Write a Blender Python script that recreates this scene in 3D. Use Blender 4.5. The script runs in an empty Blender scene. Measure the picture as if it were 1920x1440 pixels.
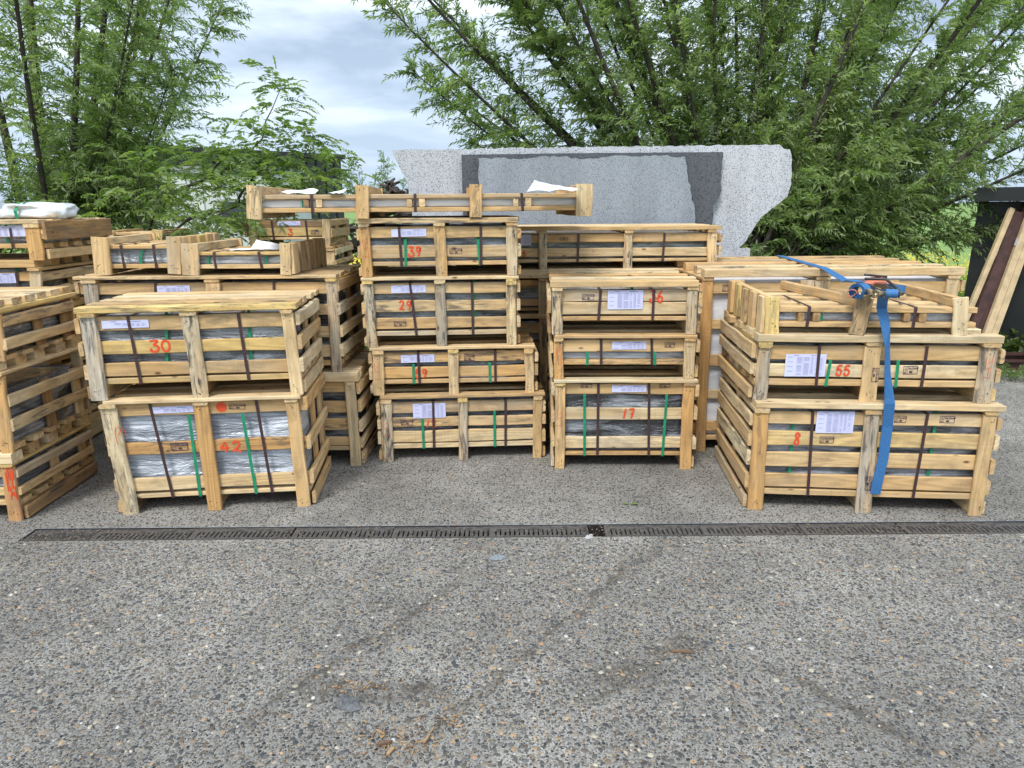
import bpy, math, random
import numpy as np
from mathutils import Matrix, Vector
rnd = random.Random(7)
rng = np.random.default_rng(11)
scene = bpy.context.scene
COL = scene.collection

# ------------------------------------------------------------------ camera
PITCH, ROLL, CAMH = math.radians(14.45), math.radians(0.45), 1.6
cam = bpy.data.cameras.new('camera')
cam.sensor_width = 36.0
cam.lens = 36.0 * 1300 / 1920
cam.clip_start, cam.clip_end = 0.05, 3000
camo = bpy.data.objects.new('camera', cam)
COL.objects.link(camo)
u0 = Vector((0, math.sin(PITCH), math.cos(PITCH))); x0 = Vector((1, 0, 0)); fw = Vector((0, math.cos(PITCH), -math.sin(PITCH)))
rt = math.cos(ROLL) * x0 - math.sin(ROLL) * u0
up = math.cos(ROLL) * u0 + math.sin(ROLL) * x0
m = Matrix((rt, up, -fw)).transposed().to_4x4()
m.translation = (0, 0, CAMH)
camo.matrix_world = m
scene.camera = camo

# ------------------------------------------------------------------ sky, sun, exposure
SUN_EL, SUN_AZ = 52.0, 205.0        # azimuth from +Y clockwise: behind the camera, a little left
world = bpy.data.worlds.new('World'); scene.world = world; world.use_nodes = True
wn, wl = world.node_tree.nodes, world.node_tree.links
wn.clear()
def N(nodes, t, **kw):
    n = nodes.new(t)
    for k, v in kw.items():
        if k.startswith('i_'):
            n.inputs[k[2:].replace('_', ' ')].default_value = v
        else:
            setattr(n, k, v)
    return n
tc = N(wn, 'ShaderNodeTexCoord')
sky = N(wn, 'ShaderNodeTexSky', sky_type='NISHITA', sun_disc=False)
sky.sun_elevation = math.radians(SUN_EL); sky.sun_rotation = math.radians(SUN_AZ)
sky.air_density = 1.2; sky.dust_density = 2.0
sep = N(wn, 'ShaderNodeSeparateXYZ'); wl.new(tc.outputs['Generated'], sep.inputs[0])
zc = N(wn, 'ShaderNodeMath', operation='ADD'); zc.inputs[1].default_value = 0.16
wl.new(sep.outputs['Z'], zc.inputs[0])
zm = N(wn, 'ShaderNodeMath', operation='MAXIMUM'); zm.inputs[1].default_value = 0.05; wl.new(zc.outputs[0], zm.inputs[0])
dx = N(wn, 'ShaderNodeMath', operation='DIVIDE'); wl.new(sep.outputs['X'], dx.inputs[0]); wl.new(zm.outputs[0], dx.inputs[1])
dy = N(wn, 'ShaderNodeMath', operation='DIVIDE'); wl.new(sep.outputs['Y'], dy.inputs[0]); wl.new(zm.outputs[0], dy.inputs[1])
cmb = N(wn, 'ShaderNodeCombineXYZ'); wl.new(dx.outputs[0], cmb.inputs[0]); wl.new(dy.outputs[0], cmb.inputs[1])
n1 = N(wn, 'ShaderNodeTexNoise'); n1.inputs['Scale'].default_value = 1.15; n1.inputs['Detail'].default_value = 7; n1.inputs['Roughness'].default_value = 0.52
n1.inputs['Distortion'].default_value = 0.25
mp = N(wn, 'ShaderNodeMapping'); mp.inputs['Location'].default_value = (4.3, 2.2, 0); mp.inputs['Scale'].default_value = (1.0, 1.25, 1.0)
wl.new(cmb.outputs[0], mp.inputs[0]); wl.new(mp.outputs[0], n1.inputs['Vector'])
cr = N(wn, 'ShaderNodeValToRGB')
e = cr.color_ramp.elements
e[0].position = 0.37; e[0].color = (0.22, 0.275, 0.36, 1)
e[1].position = 0.66; e[1].color = (0.90, 0.92, 0.95, 1)
el = e.new(0.50); el.color = (0.47, 0.54, 0.64, 1)
wl.new(n1.outputs['Fac'], cr.inputs['Fac'])
# height above the horizon: bluish and even low down, brighter overhead (overcast sky)
hz = N(wn, 'ShaderNodeMapRange'); hz.inputs['From Min'].default_value = 0.0; hz.inputs['From Max'].default_value = 0.30
wl.new(sep.outputs['Z'], hz.inputs['Value'])
mixh = N(wn, 'ShaderNodeMix', data_type='RGBA'); mixh.inputs['A'].default_value = (0.415, 0.53, 0.68, 1)
wl.new(hz.outputs['Result'], mixh.inputs['Factor']); wl.new(cr.outputs['Color'], mixh.inputs['B'])
gain = N(wn, 'ShaderNodeMapRange'); gain.inputs['From Min'].default_value = 0.0; gain.inputs['From Max'].default_value = 0.9
gain.inputs['To Min'].default_value = 0.92; gain.inputs['To Max'].default_value = 1.75
wl.new(sep.outputs['Z'], gain.inputs['Value'])
mul = N(wn, 'ShaderNodeVectorMath', operation='SCALE'); wl.new(mixh.outputs['Result'], mul.inputs[0]); wl.new(gain.outputs['Result'], mul.inputs['Scale'])
bg1 = N(wn, 'ShaderNodeBackground'); wl.new(mul.outputs[0], bg1.inputs['Color']); bg1.inputs['Strength'].default_value = 0.83
bg2 = N(wn, 'ShaderNodeBackground'); wl.new(sky.outputs['Color'], bg2.inputs['Color']); bg2.inputs['Strength'].default_value = 0.06
mixs = N(wn, 'ShaderNodeMixShader'); mixs.inputs['Fac'].default_value = 0.12
wl.new(bg1.outputs[0], mixs.inputs[1]); wl.new(bg2.outputs[0], mixs.inputs[2])
wo = N(wn, 'ShaderNodeOutputWorld'); wl.new(mixs.outputs[0], wo.inputs['Surface'])

sun = bpy.data.lights.new('sun', 'SUN'); sun.energy = 1.5; sun.angle = math.radians(16); sun.color = (1.0, 0.965, 0.90)
suno = bpy.data.objects.new('sun', sun); COL.objects.link(suno)
az, elv = math.radians(SUN_AZ), math.radians(SUN_EL)
sd = Vector((math.sin(az) * math.cos(elv), math.cos(az) * math.cos(elv), math.sin(elv)))
suno.rotation_euler = sd.to_track_quat('Z', 'Y').to_euler()
scene.view_settings.view_transform = 'Standard'; scene.view_settings.look = 'None'
scene.view_settings.gamma = 1; scene.view_settings.use_curve_mapping = False
scene.view_settings.exposure = 1.02
scene.render.engine = 'CYCLES'
scene.cycles.max_bounces = 6; scene.cycles.transparent_max_bounces = 8

# ------------------------------------------------------------------ materials
def mat(name):
    m = bpy.data.materials.new(name); m.use_nodes = True
    nt = m.node_tree; nt.nodes.clear()
    o = nt.nodes.new('ShaderNodeOutputMaterial'); b = nt.nodes.new('ShaderNodeBsdfPrincipled')
    nt.links.new(b.outputs[0], o.inputs['Surface'])
    return m, nt.nodes, nt.links, b, o
def plain(name, col, rough=0.6, metal=0.0, noise=0.0, scale=20, spec=0.5, bump=0.0):
    m, n, l, b, o = mat(name)
    b.inputs['Base Color'].default_value = (*col, 1); b.inputs['Roughness'].default_value = rough; b.inputs['Metallic'].default_value = metal
    b.inputs['Specular IOR Level'].default_value = spec
    if noise or bump:
        t = N(n, 'ShaderNodeTexCoord'); x = N(n, 'ShaderNodeTexNoise'); x.inputs['Scale'].default_value = scale; x.inputs['Detail'].default_value = 6
        l.new(t.outputs['Object'], x.inputs['Vector'])
        if noise:
            r = N(n, 'ShaderNodeMapRange'); r.inputs['From Min'].default_value = .3; r.inputs['From Max'].default_value = .7
            r.inputs['To Min'].default_value = 1 - noise; r.inputs['To Max'].default_value = 1 + noise; l.new(x.outputs['Fac'], r.inputs['Value'])
            v = N(n, 'ShaderNodeVectorMath', operation='SCALE'); v.inputs[0].default_value = col; l.new(r.outputs['Result'], v.inputs['Scale'])
            l.new(v.outputs[0], b.inputs['Base Color'])
        if bump:
            bp = N(n, 'ShaderNodeBump'); bp.inputs['Strength'].default_value = bump; bp.inputs['Distance'].default_value = .01
            l.new(x.outputs['Fac'], bp.inputs['Height']); l.new(bp.outputs[0], b.inputs['Normal'])
    return m
def ramp(n, pts):
    r = N(n, 'ShaderNodeValToRGB'); e = r.color_ramp.elements
    while len(e) > 1: e.remove(e[-1])
    e[0].position = pts[0][0]; e[0].color = (*pts[0][1], 1)
    for p, c in pts[1:]:
        q = e.new(p); q.color = (*c, 1)
    return r
def mixc(n, l, fac, a, b_, blend='MIX'):
    x = N(n, 'ShaderNodeMix', data_type='RGBA', blend_type=blend)
    for nm, v in (('Factor', fac), ('A', a), ('B', b_)):
        if hasattr(v, 'links') or hasattr(v, 'is_linked'): l.new(v, x.inputs[nm])
        elif nm == 'Factor': x.inputs[nm].default_value = v
        else: x.inputs[nm].default_value = (*v, 1)
    return x.outputs['Result']

def wood_material():
    m, n, l, b, o = mat('raw_wood')
    t = N(n, 'ShaderNodeTexCoord'); oi = N(n, 'ShaderNodeObjectInfo')
    off = N(n, 'ShaderNodeVectorMath', operation='SCALE'); off.inputs[0].default_value = (37.0, 91.0, 53.0); l.new(oi.outputs['Random'], off.inputs['Scale'])
    add = N(n, 'ShaderNodeVectorMath', operation='ADD'); l.new(t.outputs['Object'], add.inputs[0]); l.new(off.outputs[0], add.inputs[1])
    def noise(sc, scale, detail=5, dist=0, rough=.55):
        mp = N(n, 'ShaderNodeMapping'); mp.inputs['Scale'].default_value = sc; l.new(add.outputs[0], mp.inputs[0])
        x = N(n, 'ShaderNodeTexNoise'); x.inputs['Scale'].default_value = scale; x.inputs['Detail'].default_value = detail
        x.inputs['Distortion'].default_value = dist; x.inputs['Roughness'].default_value = rough; l.new(mp.outputs[0], x.inputs['Vector']); return x.outputs['Fac']
    def mr(v, a, b_, c, d):
        r = N(n, 'ShaderNodeMapRange'); r.inputs['From Min'].default_value = a; r.inputs['From Max'].default_value = b_
        r.inputs['To Min'].default_value = c; r.inputs['To Max'].default_value = d; l.new(v, r.inputs['Value']); return r.outputs['Result']
    base = oi.outputs['Color']
    # growth rings: contour lines of a long stretched noise field, so every board has its own figure
    rn = noise((.55, 5.5, 5.5), 1.5, 1.5, .35)
    rm = N(n, 'ShaderNodeMath', operation='MULTIPLY'); l.new(rn, rm.inputs[0]); rm.inputs[1].default_value = 62
    rs_ = N(n, 'ShaderNodeMath', operation='SINE'); l.new(rm.outputs[0], rs_.inputs[0])
    ring = mr(rs_.outputs[0], -1, 1, .84, 1.07)
    fine = mr(noise((2.5, 70, 70), 2.0, 5), .3, .7, .88, 1.10)
    blotch = noise((1.0, 6, 6), 2.4, 3)
    warm = mr(blotch, .40, .64, 0, .9)
    c = mixc(n, l, warm, base, (0.57, 0.345, 0.13), 'MIX')
    c2 = N(n, 'ShaderNodeMix', data_type='RGBA'); c2.inputs['Factor'].default_value = .42; l.new(base, c2.inputs['B']); l.new(c, c2.inputs['A']); c = c2.outputs['Result']
    def scale(c, f):
        v = N(n, 'ShaderNodeVectorMath', operation='SCALE'); l.new(c, v.inputs[0]); l.new(f, v.inputs['Scale']); return v.outputs[0]
    c = scale(scale(c, ring), fine)
    # black mould streaks on stained boards (object alpha)
    st = noise((2.2, 14, 14), 3.0, 6, .6, .65)
    stm = mr(st, .50, .62, 0, 1)
    st2 = N(n, 'ShaderNodeMath', operation='MULTIPLY'); l.new(stm, st2.inputs[0]); l.new(oi.outputs['Alpha'], st2.inputs[1])
    c = mixc(n, l, st2.outputs[0], c, (0.055, 0.06, 0.065))
    # knots
    mk = N(n, 'ShaderNodeMapping'); mk.inputs['Scale'].default_value = (1.0, 2.2, 2.2); l.new(add.outputs[0], mk.inputs[0])
    vo = N(n, 'ShaderNodeTexVoronoi'); vo.inputs['Scale'].default_value = 4.4; l.new(mk.outputs[0], vo.inputs['Vector'])
    kn = mr(vo.outputs['Distance'], .04, .10, .9, 0)
    c = mixc(n, l, kn, c, (0.10, 0.045, 0.02))
    # rough-sawn marks across the board
    saw = mr(noise((170, 2, 2), 1.0, 2), .56, .70, 0, .28)
    sawz = mr(noise((1.5, 3, 3), 2.0, 2), .52, .62, 0, 1)
    sm = N(n, 'ShaderNodeMath', operation='MULTIPLY'); l.new(saw, sm.inputs[0]); l.new(sawz, sm.inputs[1])
    c = mixc(n, l, sm.outputs[0], c, (0.16, 0.10, 0.05))
    dirt = mr(noise((2.2, 5, 5), 3, 7, 0, .7), .50, .72, 0, .55)
    grey = mr(noise((.8, 3, 3), 1.7, 4), .54, .70, 0, .38)
    c = mixc(n, l, grey, c, (.36, .32, .25))
    c = mixc(n, l, dirt, c, (0.20, 0.14, 0.085))
    l.new(c, b.inputs['Base Color']); b.inputs['Roughness'].default_value = .78; b.inputs['Specular IOR Level'].default_value = .25
    bp = N(n, 'ShaderNodeBump'); bp.inputs['Strength'].default_value = .5; bp.inputs['Distance'].default_value = .0025
    l.new(fine, bp.inputs['Height']); l.new(bp.outputs[0], b.inputs['Normal'])
    return m
WOOD = wood_material()
NAIL = plain('nail_hole', (0.05, 0.03, 0.02), .8)

def wrap_material(name, dark, light, gloss=.22, bub=1.0, cover=.5):
    m, n, l, b, o = mat(name)
    t = N(n, 'ShaderNodeTexCoord'); oi = N(n, 'ShaderNodeObjectInfo')
    off = N(n, 'ShaderNodeVectorMath', operation='SCALE'); off.inputs[0].default_value = (17.0, 31.0, 23.0); l.new(oi.outputs['Random'], off.inputs['Scale'])
    add = N(n, 'ShaderNodeVectorMath', operation='ADD'); l.new(t.outputs['Object'], add.inputs[0]); l.new(off.outputs[0], add.inputs[1])
    mp = N(n, 'ShaderNodeMapping'); mp.inputs['Rotation'].default_value = (0, .35, 0); mp.inputs['Scale'].default_value = (1.5, 2, 7); l.new(add.outputs[0], mp.inputs[0])
    x = N(n, 'ShaderNodeTexNoise'); x.inputs['Scale'].default_value = 1.8; x.inputs['Detail'].default_value = 3; x.inputs['Distortion'].default_value = .6
    l.new(mp.outputs[0], x.inputs['Vector'])
    r = N(n, 'ShaderNodeMapRange'); r.inputs['From Min'].default_value = cover - .07; r.inputs['From Max'].default_value = cover + .10; l.new(x.outputs['Fac'], r.inputs['Value'])  # film over stone, with pale glints and dark folds put into the colour
    vo = N(n, 'ShaderNodeTexVoronoi'); vo.inputs['Scale'].default_value = 80; vo.inputs['Randomness'].default_value = .12
    rot = N(n, 'ShaderNodeMapping'); rot.inputs['Rotation'].default_value = (0, .5, 0); rot.inputs['Scale'].default_value = (1, .02, 1); l.new(t.outputs['Object'], rot.inputs[0]); l.new(rot.outputs[0], vo.inputs['Vector'])
    br = N(n, 'ShaderNodeMapRange'); br.inputs['From Min'].default_value = .12; br.inputs['From Max'].default_value = .45; br.inputs['To Min'].default_value = 1; br.inputs['To Max'].default_value = 0
    l.new(vo.outputs['Distance'], br.inputs['Value'])
    bm = N(n, 'ShaderNodeMath', operation='MULTIPLY'); l.new(br.outputs['Result'], bm.inputs[0]); bm.inputs[1].default_value = .32 * bub  # bubble highlights painted into the film colour as pale dots
    gx = N(n, 'ShaderNodeTexNoise'); gx.inputs['Scale'].default_value = 7; l.new(add.outputs[0], gx.inputs['Vector'])
    gm = N(n, 'ShaderNodeMapRange'); gm.inputs['From Min'].default_value = .5; gm.inputs['From Max'].default_value = .62; l.new(gx.outputs['Fac'], gm.inputs['Value'])
    bm2 = N(n, 'ShaderNodeMath', operation='MULTIPLY'); l.new(bm.outputs[0], bm2.inputs[0]); l.new(gm.outputs['Result'], bm2.inputs[1]); bm = bm2
    f = N(n, 'ShaderNodeMath', operation='ADD'); f.use_clamp = True; l.new(r.outputs['Result'], f.inputs[0]); l.new(bm.outputs[0], f.inputs[1])
    # edges of the stacked stone slabs showing through the film as fine dark lines
    sz = N(n, 'ShaderNodeSeparateXYZ'); l.new(t.outputs['Object'], sz.inputs[0])
    lz = N(n, 'ShaderNodeMath', operation='MULTIPLY'); l.new(sz.outputs['Z'], lz.inputs[0]); lz.inputs[1].default_value = 2 * math.pi / .021
    ls = N(n, 'ShaderNodeMath', operation='SINE'); l.new(lz.outputs[0], ls.inputs[0])
    lr = N(n, 'ShaderNodeMapRange'); lr.inputs['From Min'].default_value = .55; lr.inputs['From Max'].default_value = .95; lr.inputs['To Max'].default_value = .45 if bub > .2 else .05; l.new(ls.outputs[0], lr.inputs['Value'])
    l.new(mixc(n, l, lr.outputs['Result'], mixc(n, l, f.outputs[0], dark, light), tuple(q * .45 for q in dark)), b.inputs['Base Color'])
    b.inputs['Roughness'].default_value = gloss; b.inputs['Specular IOR Level'].default_value = .7
    b.inputs['Coat Weight'].default_value = .6; b.inputs['Coat Roughness'].default_value = .15
    bp = N(n, 'ShaderNodeBump'); bp.inputs['Strength'].default_value = .2 * bub; bp.inputs['Distance'].default_value = .004
    l.new(br.outputs['Result'], bp.inputs['Height'])
    b2 = N(n, 'ShaderNodeBump'); b2.inputs['Strength'].default_value = 1.0 if bub > .2 else .2; b2.inputs['Distance'].default_value = .05
    xx = N(n, 'ShaderNodeMath', operation='ADD'); gy = N(n, 'ShaderNodeTexNoise'); gy.inputs['Scale'].default_value = 9; gy.inputs['Distortion'].default_value = 1.5; l.new(mp.outputs[0], gy.inputs['Vector']); gs_ = N(n, 'ShaderNodeMath', operation='MULTIPLY'); gs_.inputs[1].default_value = .16; l.new(gy.outputs['Fac'], gs_.inputs[0]); l.new(x.outputs['Fac'], xx.inputs[0]); l.new(gs_.outputs[0], xx.inputs[1]); l.new(xx.outputs[0], b2.inputs['Height']); l.new(bp.outputs[0], b2.inputs['Normal']); l.new(b2.outputs[0], b.inputs['Normal'])
    return m
WRAP = {'dark': wrap_material('bubble_wrap_over_dark_stone', (.045, .050, .057), (.32, .35, .39), cover=.53),
        'mid': wrap_material('bubble_wrap_over_grey_stone', (.115, .125, .138), (.46, .49, .54), cover=.52),
        'light': wrap_material('pale_bubble_wrap', (.25, .28, .325), (.58, .64, .72), cover=.45),
        'white': wrap_material('white_foam_wrap', (.60, .62, .67), (.76, .78, .82), gloss=.5, bub=.05, cover=.45)}
BROWN = plain('brown_plastic_strap', (.055, .028, .03), .42, noise=.15, scale=60)
GREEN = plain('green_plastic_strap', (.012, .24, .115), .35, noise=.2, scale=40)
PAPER = plain('lavender_paper', (.60, .62, .86), .7)
WPAPER = plain('white_paper', (.80, .80, .80), .7, noise=.05, scale=10)
INK = plain('printed_ink', (.12, .12, .26), .7)
STAMP = plain('stamp_ink', (.035, .015, .075), .7)
REDP = plain('red_marker_paint', (.72, .075, .02), .55)
FOAM = plain('white_foam_sheet', (.72, .73, .75), .5)
PLY = plain('brown_film_plywood', (.10, .06, .035), .5, noise=.3, scale=12)

WC = {'c': (.70, .53, .305), 't': (.63, .43, .215), 'o': (.58, .34, .135), 'y': (.70, .51, .20), 'l': (.74, .61, .39),
      'g': (.50, .44, .345), 's': (.60, .51, .36), 'b': (.30, .185, .095), 'r': (.52, .28, .13)}
ST = {'g': .75, 's': .95}
def wcol(k, r=rnd):
    c = WC[k]
    if k in 'ct' and r.random() < .28:
        q = WC[r.choice('oygbl')]; f = r.uniform(.35, .75); c = tuple(c[i] * (1 - f) + q[i] * f for i in range(3))
    j = 1 + r.uniform(-.14, .12); h = r.uniform(-.035, .035)
    base = ST.get(k)
    if base is None: base = r.choice([0, 0, 0, .15, .35, .7])
    return (min(1, c[0] * j), min(1, c[1] * j * (1 - h)), min(1, c[2] * j * (1 - 2 * h)), base)

# ------------------------------------------------------------------ mesh helpers
def newmesh(name, verts, faces, mats=(), mi=None, smooth=False):
    me = bpy.data.meshes.new(name); me.from_pydata([tuple(v) for v in verts], [], [tuple(f) for f in faces])
    for m in mats: me.materials.append(m)
    if mi is not None: me.polygons.foreach_set('material_index', mi)
    if smooth: me.polygons.foreach_set('use_smooth', [True] * len(me.polygons))
    me.update(); return me
def link(name, me, parent=None, mw=None, color=None, **props):
    o = bpy.data.objects.new(name, me); COL.objects.link(o)
    if parent: o.parent = parent
    if mw is not None: o.matrix_local = mw
    if color: o.color = color
    for k, v in props.items(): o[k] = v
    return o
def thing(name, label, cat, loc=(0, 0, 0), rz=0, group=None):
    o = bpy.data.objects.new(name, None); COL.objects.link(o); o.location = loc; o.rotation_euler = (0, 0, rz)
    o.empty_display_size = .1
    o['label'] = label; o['category'] = cat
    if group: o['group'] = group
    return o
def bigmesh(name, V, F, mats, attr=None, smooth=False):
    """V (n,3) array, F (m,k) array of equal-sized faces, attr per-vertex colour (n,3)"""
    me = bpy.data.meshes.new(name); V = np.asarray(V, np.float32); F = np.asarray(F, np.int32); k = F.shape[1]
    me.vertices.add(len(V)); me.vertices.foreach_set('co', V.ravel())
    me.loops.add(F.size); me.loops.foreach_set('vertex_index', F.ravel())
    me.polygons.add(len(F)); me.polygons.foreach_set('loop_start', np.arange(0, F.size, k, dtype=np.int32))
    me.polygons.foreach_set('loop_total', np.full(len(F), k, np.int32))
    if smooth: me.polygons.foreach_set('use_smooth', np.ones(len(F), bool))
    for m in mats: me.materials.append(m)
    me.update(calc_edges=True)
    if attr is not None:
        a = me.color_attributes.new('tint', 'FLOAT_COLOR', 'POINT')
        a.data.foreach_set('color', np.c_[attr, np.ones(len(attr))].astype(np.float32).ravel())
    return me
class MB:
    def __init__(s): s.v = []; s.f = []; s.m = []
    def add(s, verts, faces, mi=0):
        k = len(s.v); s.v += [tuple(v) for v in verts]; s.f += [tuple(i + k for i in f) for f in faces]; s.m += [mi] * len(faces)
    def box(s, a, b, mi=0, M=None):
        x0, y0, z0 = a; x1, y1, z1 = b
        vs = [(x0, y0, z0), (x1, y0, z0), (x1, y1, z0), (x0, y1, z0), (x0, y0, z1), (x1, y0, z1), (x1, y1, z1), (x0, y1, z1)]
        if M is not None: vs = [M @ Vector(v) for v in vs]
        s.add(vs, [(0, 3, 2, 1), (4, 5, 6, 7), (0, 1, 5, 4), (1, 2, 6, 5), (2, 3, 7, 6), (3, 0, 4, 7)], mi)
    def tube(s, pts, rad, n=6, mi=0, cap=True):
        pts = [Vector(p) for p in pts]; rad = rad if hasattr(rad, '__len__') else [rad] * len(pts)
        rings = []; k = len(s.v); ref = Vector((.31, .2, .93))
        for i, p in enumerate(pts):
            d = (pts[min(i + 1, len(pts) - 1)] - pts[max(i - 1, 0)]).normalized()
            a = d.cross(ref)
            if a.length < .05: a = d.cross(Vector((1, 0, 0)))
            a.normalize(); b = d.cross(a)
            for j in range(n):
                t = 2 * math.pi * j / n; s.v.append(tuple(p + (a * math.cos(t) + b * math.sin(t)) * rad[i]))
        for i in range(len(pts) - 1):
            for j in range(n):
                s.f.append((k + i * n + j, k + i * n + (j + 1) % n, k + (i + 1) * n + (j + 1) % n, k + (i + 1) * n + j)); s.m.append(mi)
        if cap:
            s.f.append(tuple(k + j for j in range(n))[::-1]); s.f.append(tuple(k + (len(pts) - 1) * n + j for j in range(n))); s.m += [mi, mi]
    def strip(s, pts, wvecs, thick, mi=0):
        """ribbon: centre points, half-width vectors, small thickness along the local normal"""
        pts = [Vector(p) for p in pts]; w = [Vector(q) for q in wvecs]; k = len(s.v)
        for i, p in enumerate(pts):
            d = (pts[min(i + 1, len(pts) - 1)] - pts[max(i - 1, 0)]).normalized(); nn = d.cross(w[i]).normalized() * thick * .5
            for q in (p - w[i] - nn, p + w[i] - nn, p + w[i] + nn, p - w[i] + nn): s.v.append(tuple(q))
        for i in range(len(pts) - 1):
            a = k + 4 * i; b = a + 4
            for j in range(4): s.f.append((a + j, a + (j + 1) % 4, b + (j + 1) % 4, b + j)); s.m.append(mi)
        s.f.append((k + 3, k + 2, k + 1, k)); s.m.append(mi); e = k + 4 * (len(pts) - 1); s.f.append((e, e + 1, e + 2, e + 3)); s.m.append(mi)
    def build(s, name, mats, parent=None, mw=None, smooth=False, **kw):
        me = newmesh(name, s.v, s.f, mats if isinstance(mats, (list, tuple)) else [mats], s.m, smooth)
        return link(name, me, parent, mw, **kw)

def plank_mesh(L, w, t, r, wob=.0018, wane=0.0, nails=()):
    """a sawn board along X, width along Z, thickness along Y, with worn edges and wavering sides"""
    n = 5; c = min(.003, t * .2); vs = []; fs = []; mi = []
    bow = r.uniform(-1, 1) * min(.006, L * .004)
    wa = wane if wane else 0
    for i in range(n):
        s = -.5 + i / (n - 1); x = s * L
        zt = w / 2 + r.uniform(-wob, wob); zb = -w / 2 + r.uniform(-wob, wob); oy = r.uniform(-.0007, .0007) + bow * (1 - 4 * s * s) * .3
        cz = c + wa * r.uniform(.2, 1) * w * .22; cz2 = c + (wa * r.uniform(0, 1) * w * .15)
        sk = r.uniform(-.0015, .0015) if i in (0, n - 1) else 0
        y0, y1 = -t / 2 + oy, t / 2 + oy
        for (y, z) in ((y0, zb + cz2), (y0, zt - cz), (y0 + c + wa * t * .4, zt), (y1 - c, zt), (y1, zt - c), (y1, zb + c), (y1 - c, zb), (y0 + c + wa * t * .3, zb)):
            vs.append((x + sk, y, z))
    for i in range(n - 1):
        for j in range(8):
            fs.append((i * 8 + j, (i + 1) * 8 + j, (i + 1) * 8 + (j + 1) % 8, i * 8 + (j + 1) % 8)); mi.append(0)
    fs.append(tuple(range(8))); fs.append(tuple(range((n - 1) * 8, n * 8))[::-1]); mi += [0, 0]
    for (nx, nz) in nails:
        k = len(vs); rr = .0028
        for j in range(6): a = j * math.pi / 3; vs.append((nx + rr * math.cos(a), -t / 2 - .0012, nz + rr * math.sin(a)))
        fs.append(tuple(range(k, k + 6))); mi.append(1)
    me = newmesh('plank', vs, fs, [WOOD, NAIL], mi); return me
def plank(parent, name, p0, p1, w, t, wd, col='c', wob=.0018, wane=0, nails=(), jig=0):
    p0, p1 = Vector(p0), Vector(p1); X = (p1 - p0); L = X.length; X.normalize(); Z = Vector(wd); Z = (Z - X * Z.dot(X)).normalized(); Y = Z.cross(X)
    M = Matrix((X, Y, Z)).transposed().to_4x4(); M.translation = (p0 + p1) / 2
    if jig: M = M @ Matrix.Rotation(rnd.uniform(-jig, jig), 4, 'Y')
    me = plank_mesh(L, w, t, rnd, wob, wane, nails)
    return link(name, me, parent, M, color=wcol(col) if isinstance(col, str) else col)

# handwritten digits as strokes in a unit box (x right, y up)
DIG = {'0': [[(.55, .95), (.25, .85), (.1, .5), (.25, .12), (.5, .03), (.78, .15), (.9, .5), (.78, .85), (.5, .95)]],
       '1': [[(.68, 1), (.5, .5), (.32, 0)]], '2': [[(.15, .78), (.35, .98), (.7, .95), (.78, .72), (.5, .35), (.1, .08)], [(.1, .06), (.5, .12), (.95, .0)]],
       '3': [[(.1, .92), (.5, .97), (.88, .93), (.65, .75), (.42, .58)], [(.42, .58), (.8, .52), (.92, .28), (.7, .05), (.35, .02), (.1, .15), (.22, .28)]],
       '4': [[(.6, 1), (.35, .65), (.1, .38)], [(.1, .38), (.5, .4), (.95, .43)], [(.72, .75), (.68, .4), (.62, 0)]],
       '5': [[(.95, .97), (.6, .98), (.32, .95)], [(.32, .95), (.25, .7), (.22, .55), (.55, .62), (.85, .45), (.75, .12), (.4, .02), (.12, .14), (.25, .3)]],
       '6': [[(.8, .98), (.45, .75), (.2, .4), (.22, .1), (.55, .0), (.85, .15), (.8, .42), (.5, .5), (.28, .35)]],
       '7': [[(.1, .92), (.5, .95), (.95, .95), (.75, .5), (.5, 0)], [(.4, .48), (.65, .5), (.95, .55)]],
       '8': [[(.8, .85), (.5, .98), (.25, .8), (.4, .6), (.7, .4), (.75, .15), (.45, .0), (.15, .15)], [(.15, .15), (.25, .38), (.6, .58), (.85, .78), (.8, .86)]],
       '9': [[(.85, .8), (.6, .97), (.3, .88), (.25, .65), (.5, .52), (.82, .68), (.85, .82), (.75, .45), (.5, .05)]]}
def spline(pts, m=7):
    P = [Vector((p[0], p[1])) for p in pts]
    if len(P) < 3: return P
    out = []
    Q = [P[0]] + P + [P[-1]]
    for i in range(1, len(Q) - 2):
        a, b, c, d = Q[i - 1:i + 3]
        for k in range(m):
            t = k / m; out.append(.5 * ((2 * b) + (c - a) * t + (2 * a - 5 * b + 4 * c - d) * t * t + (3 * b - a - 3 * c + d) * t ** 3))
    out.append(P[-1]); return out
def painted_number(parent, txt, x0, z0, x1, z1, y=.0185, name='painted_number', w=.0115):
    w = min(w, (.13 if txt == '8' else .17) * (z1 - z0)); mb = MB(); n = len(txt); cw = (x1 - x0) / n * (1.0 if n == 1 else 1.0)
    for i, ch in enumerate(txt):
        for q, st in enumerate(DIG[ch]):
            ps = [Vector((x0 + cw * (i + .08 + .84 * p.x), y - .0003 * q, z0 + (z1 - z0) * p.y)) for p in spline(st)]
            wv = []
            for j in range(len(ps)):
                d = (ps[min(j + 1, len(ps) - 1)] - ps[max(j - 1, 0)]).normalized(); wv.append(Vector((-d.z, 0, d.x)) * w * .5 * (1 + .25 * math.sin(j * 1.7)))
            mb.strip(ps, wv, .0006)
    return mb.build(name, REDP, parent)

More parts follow.
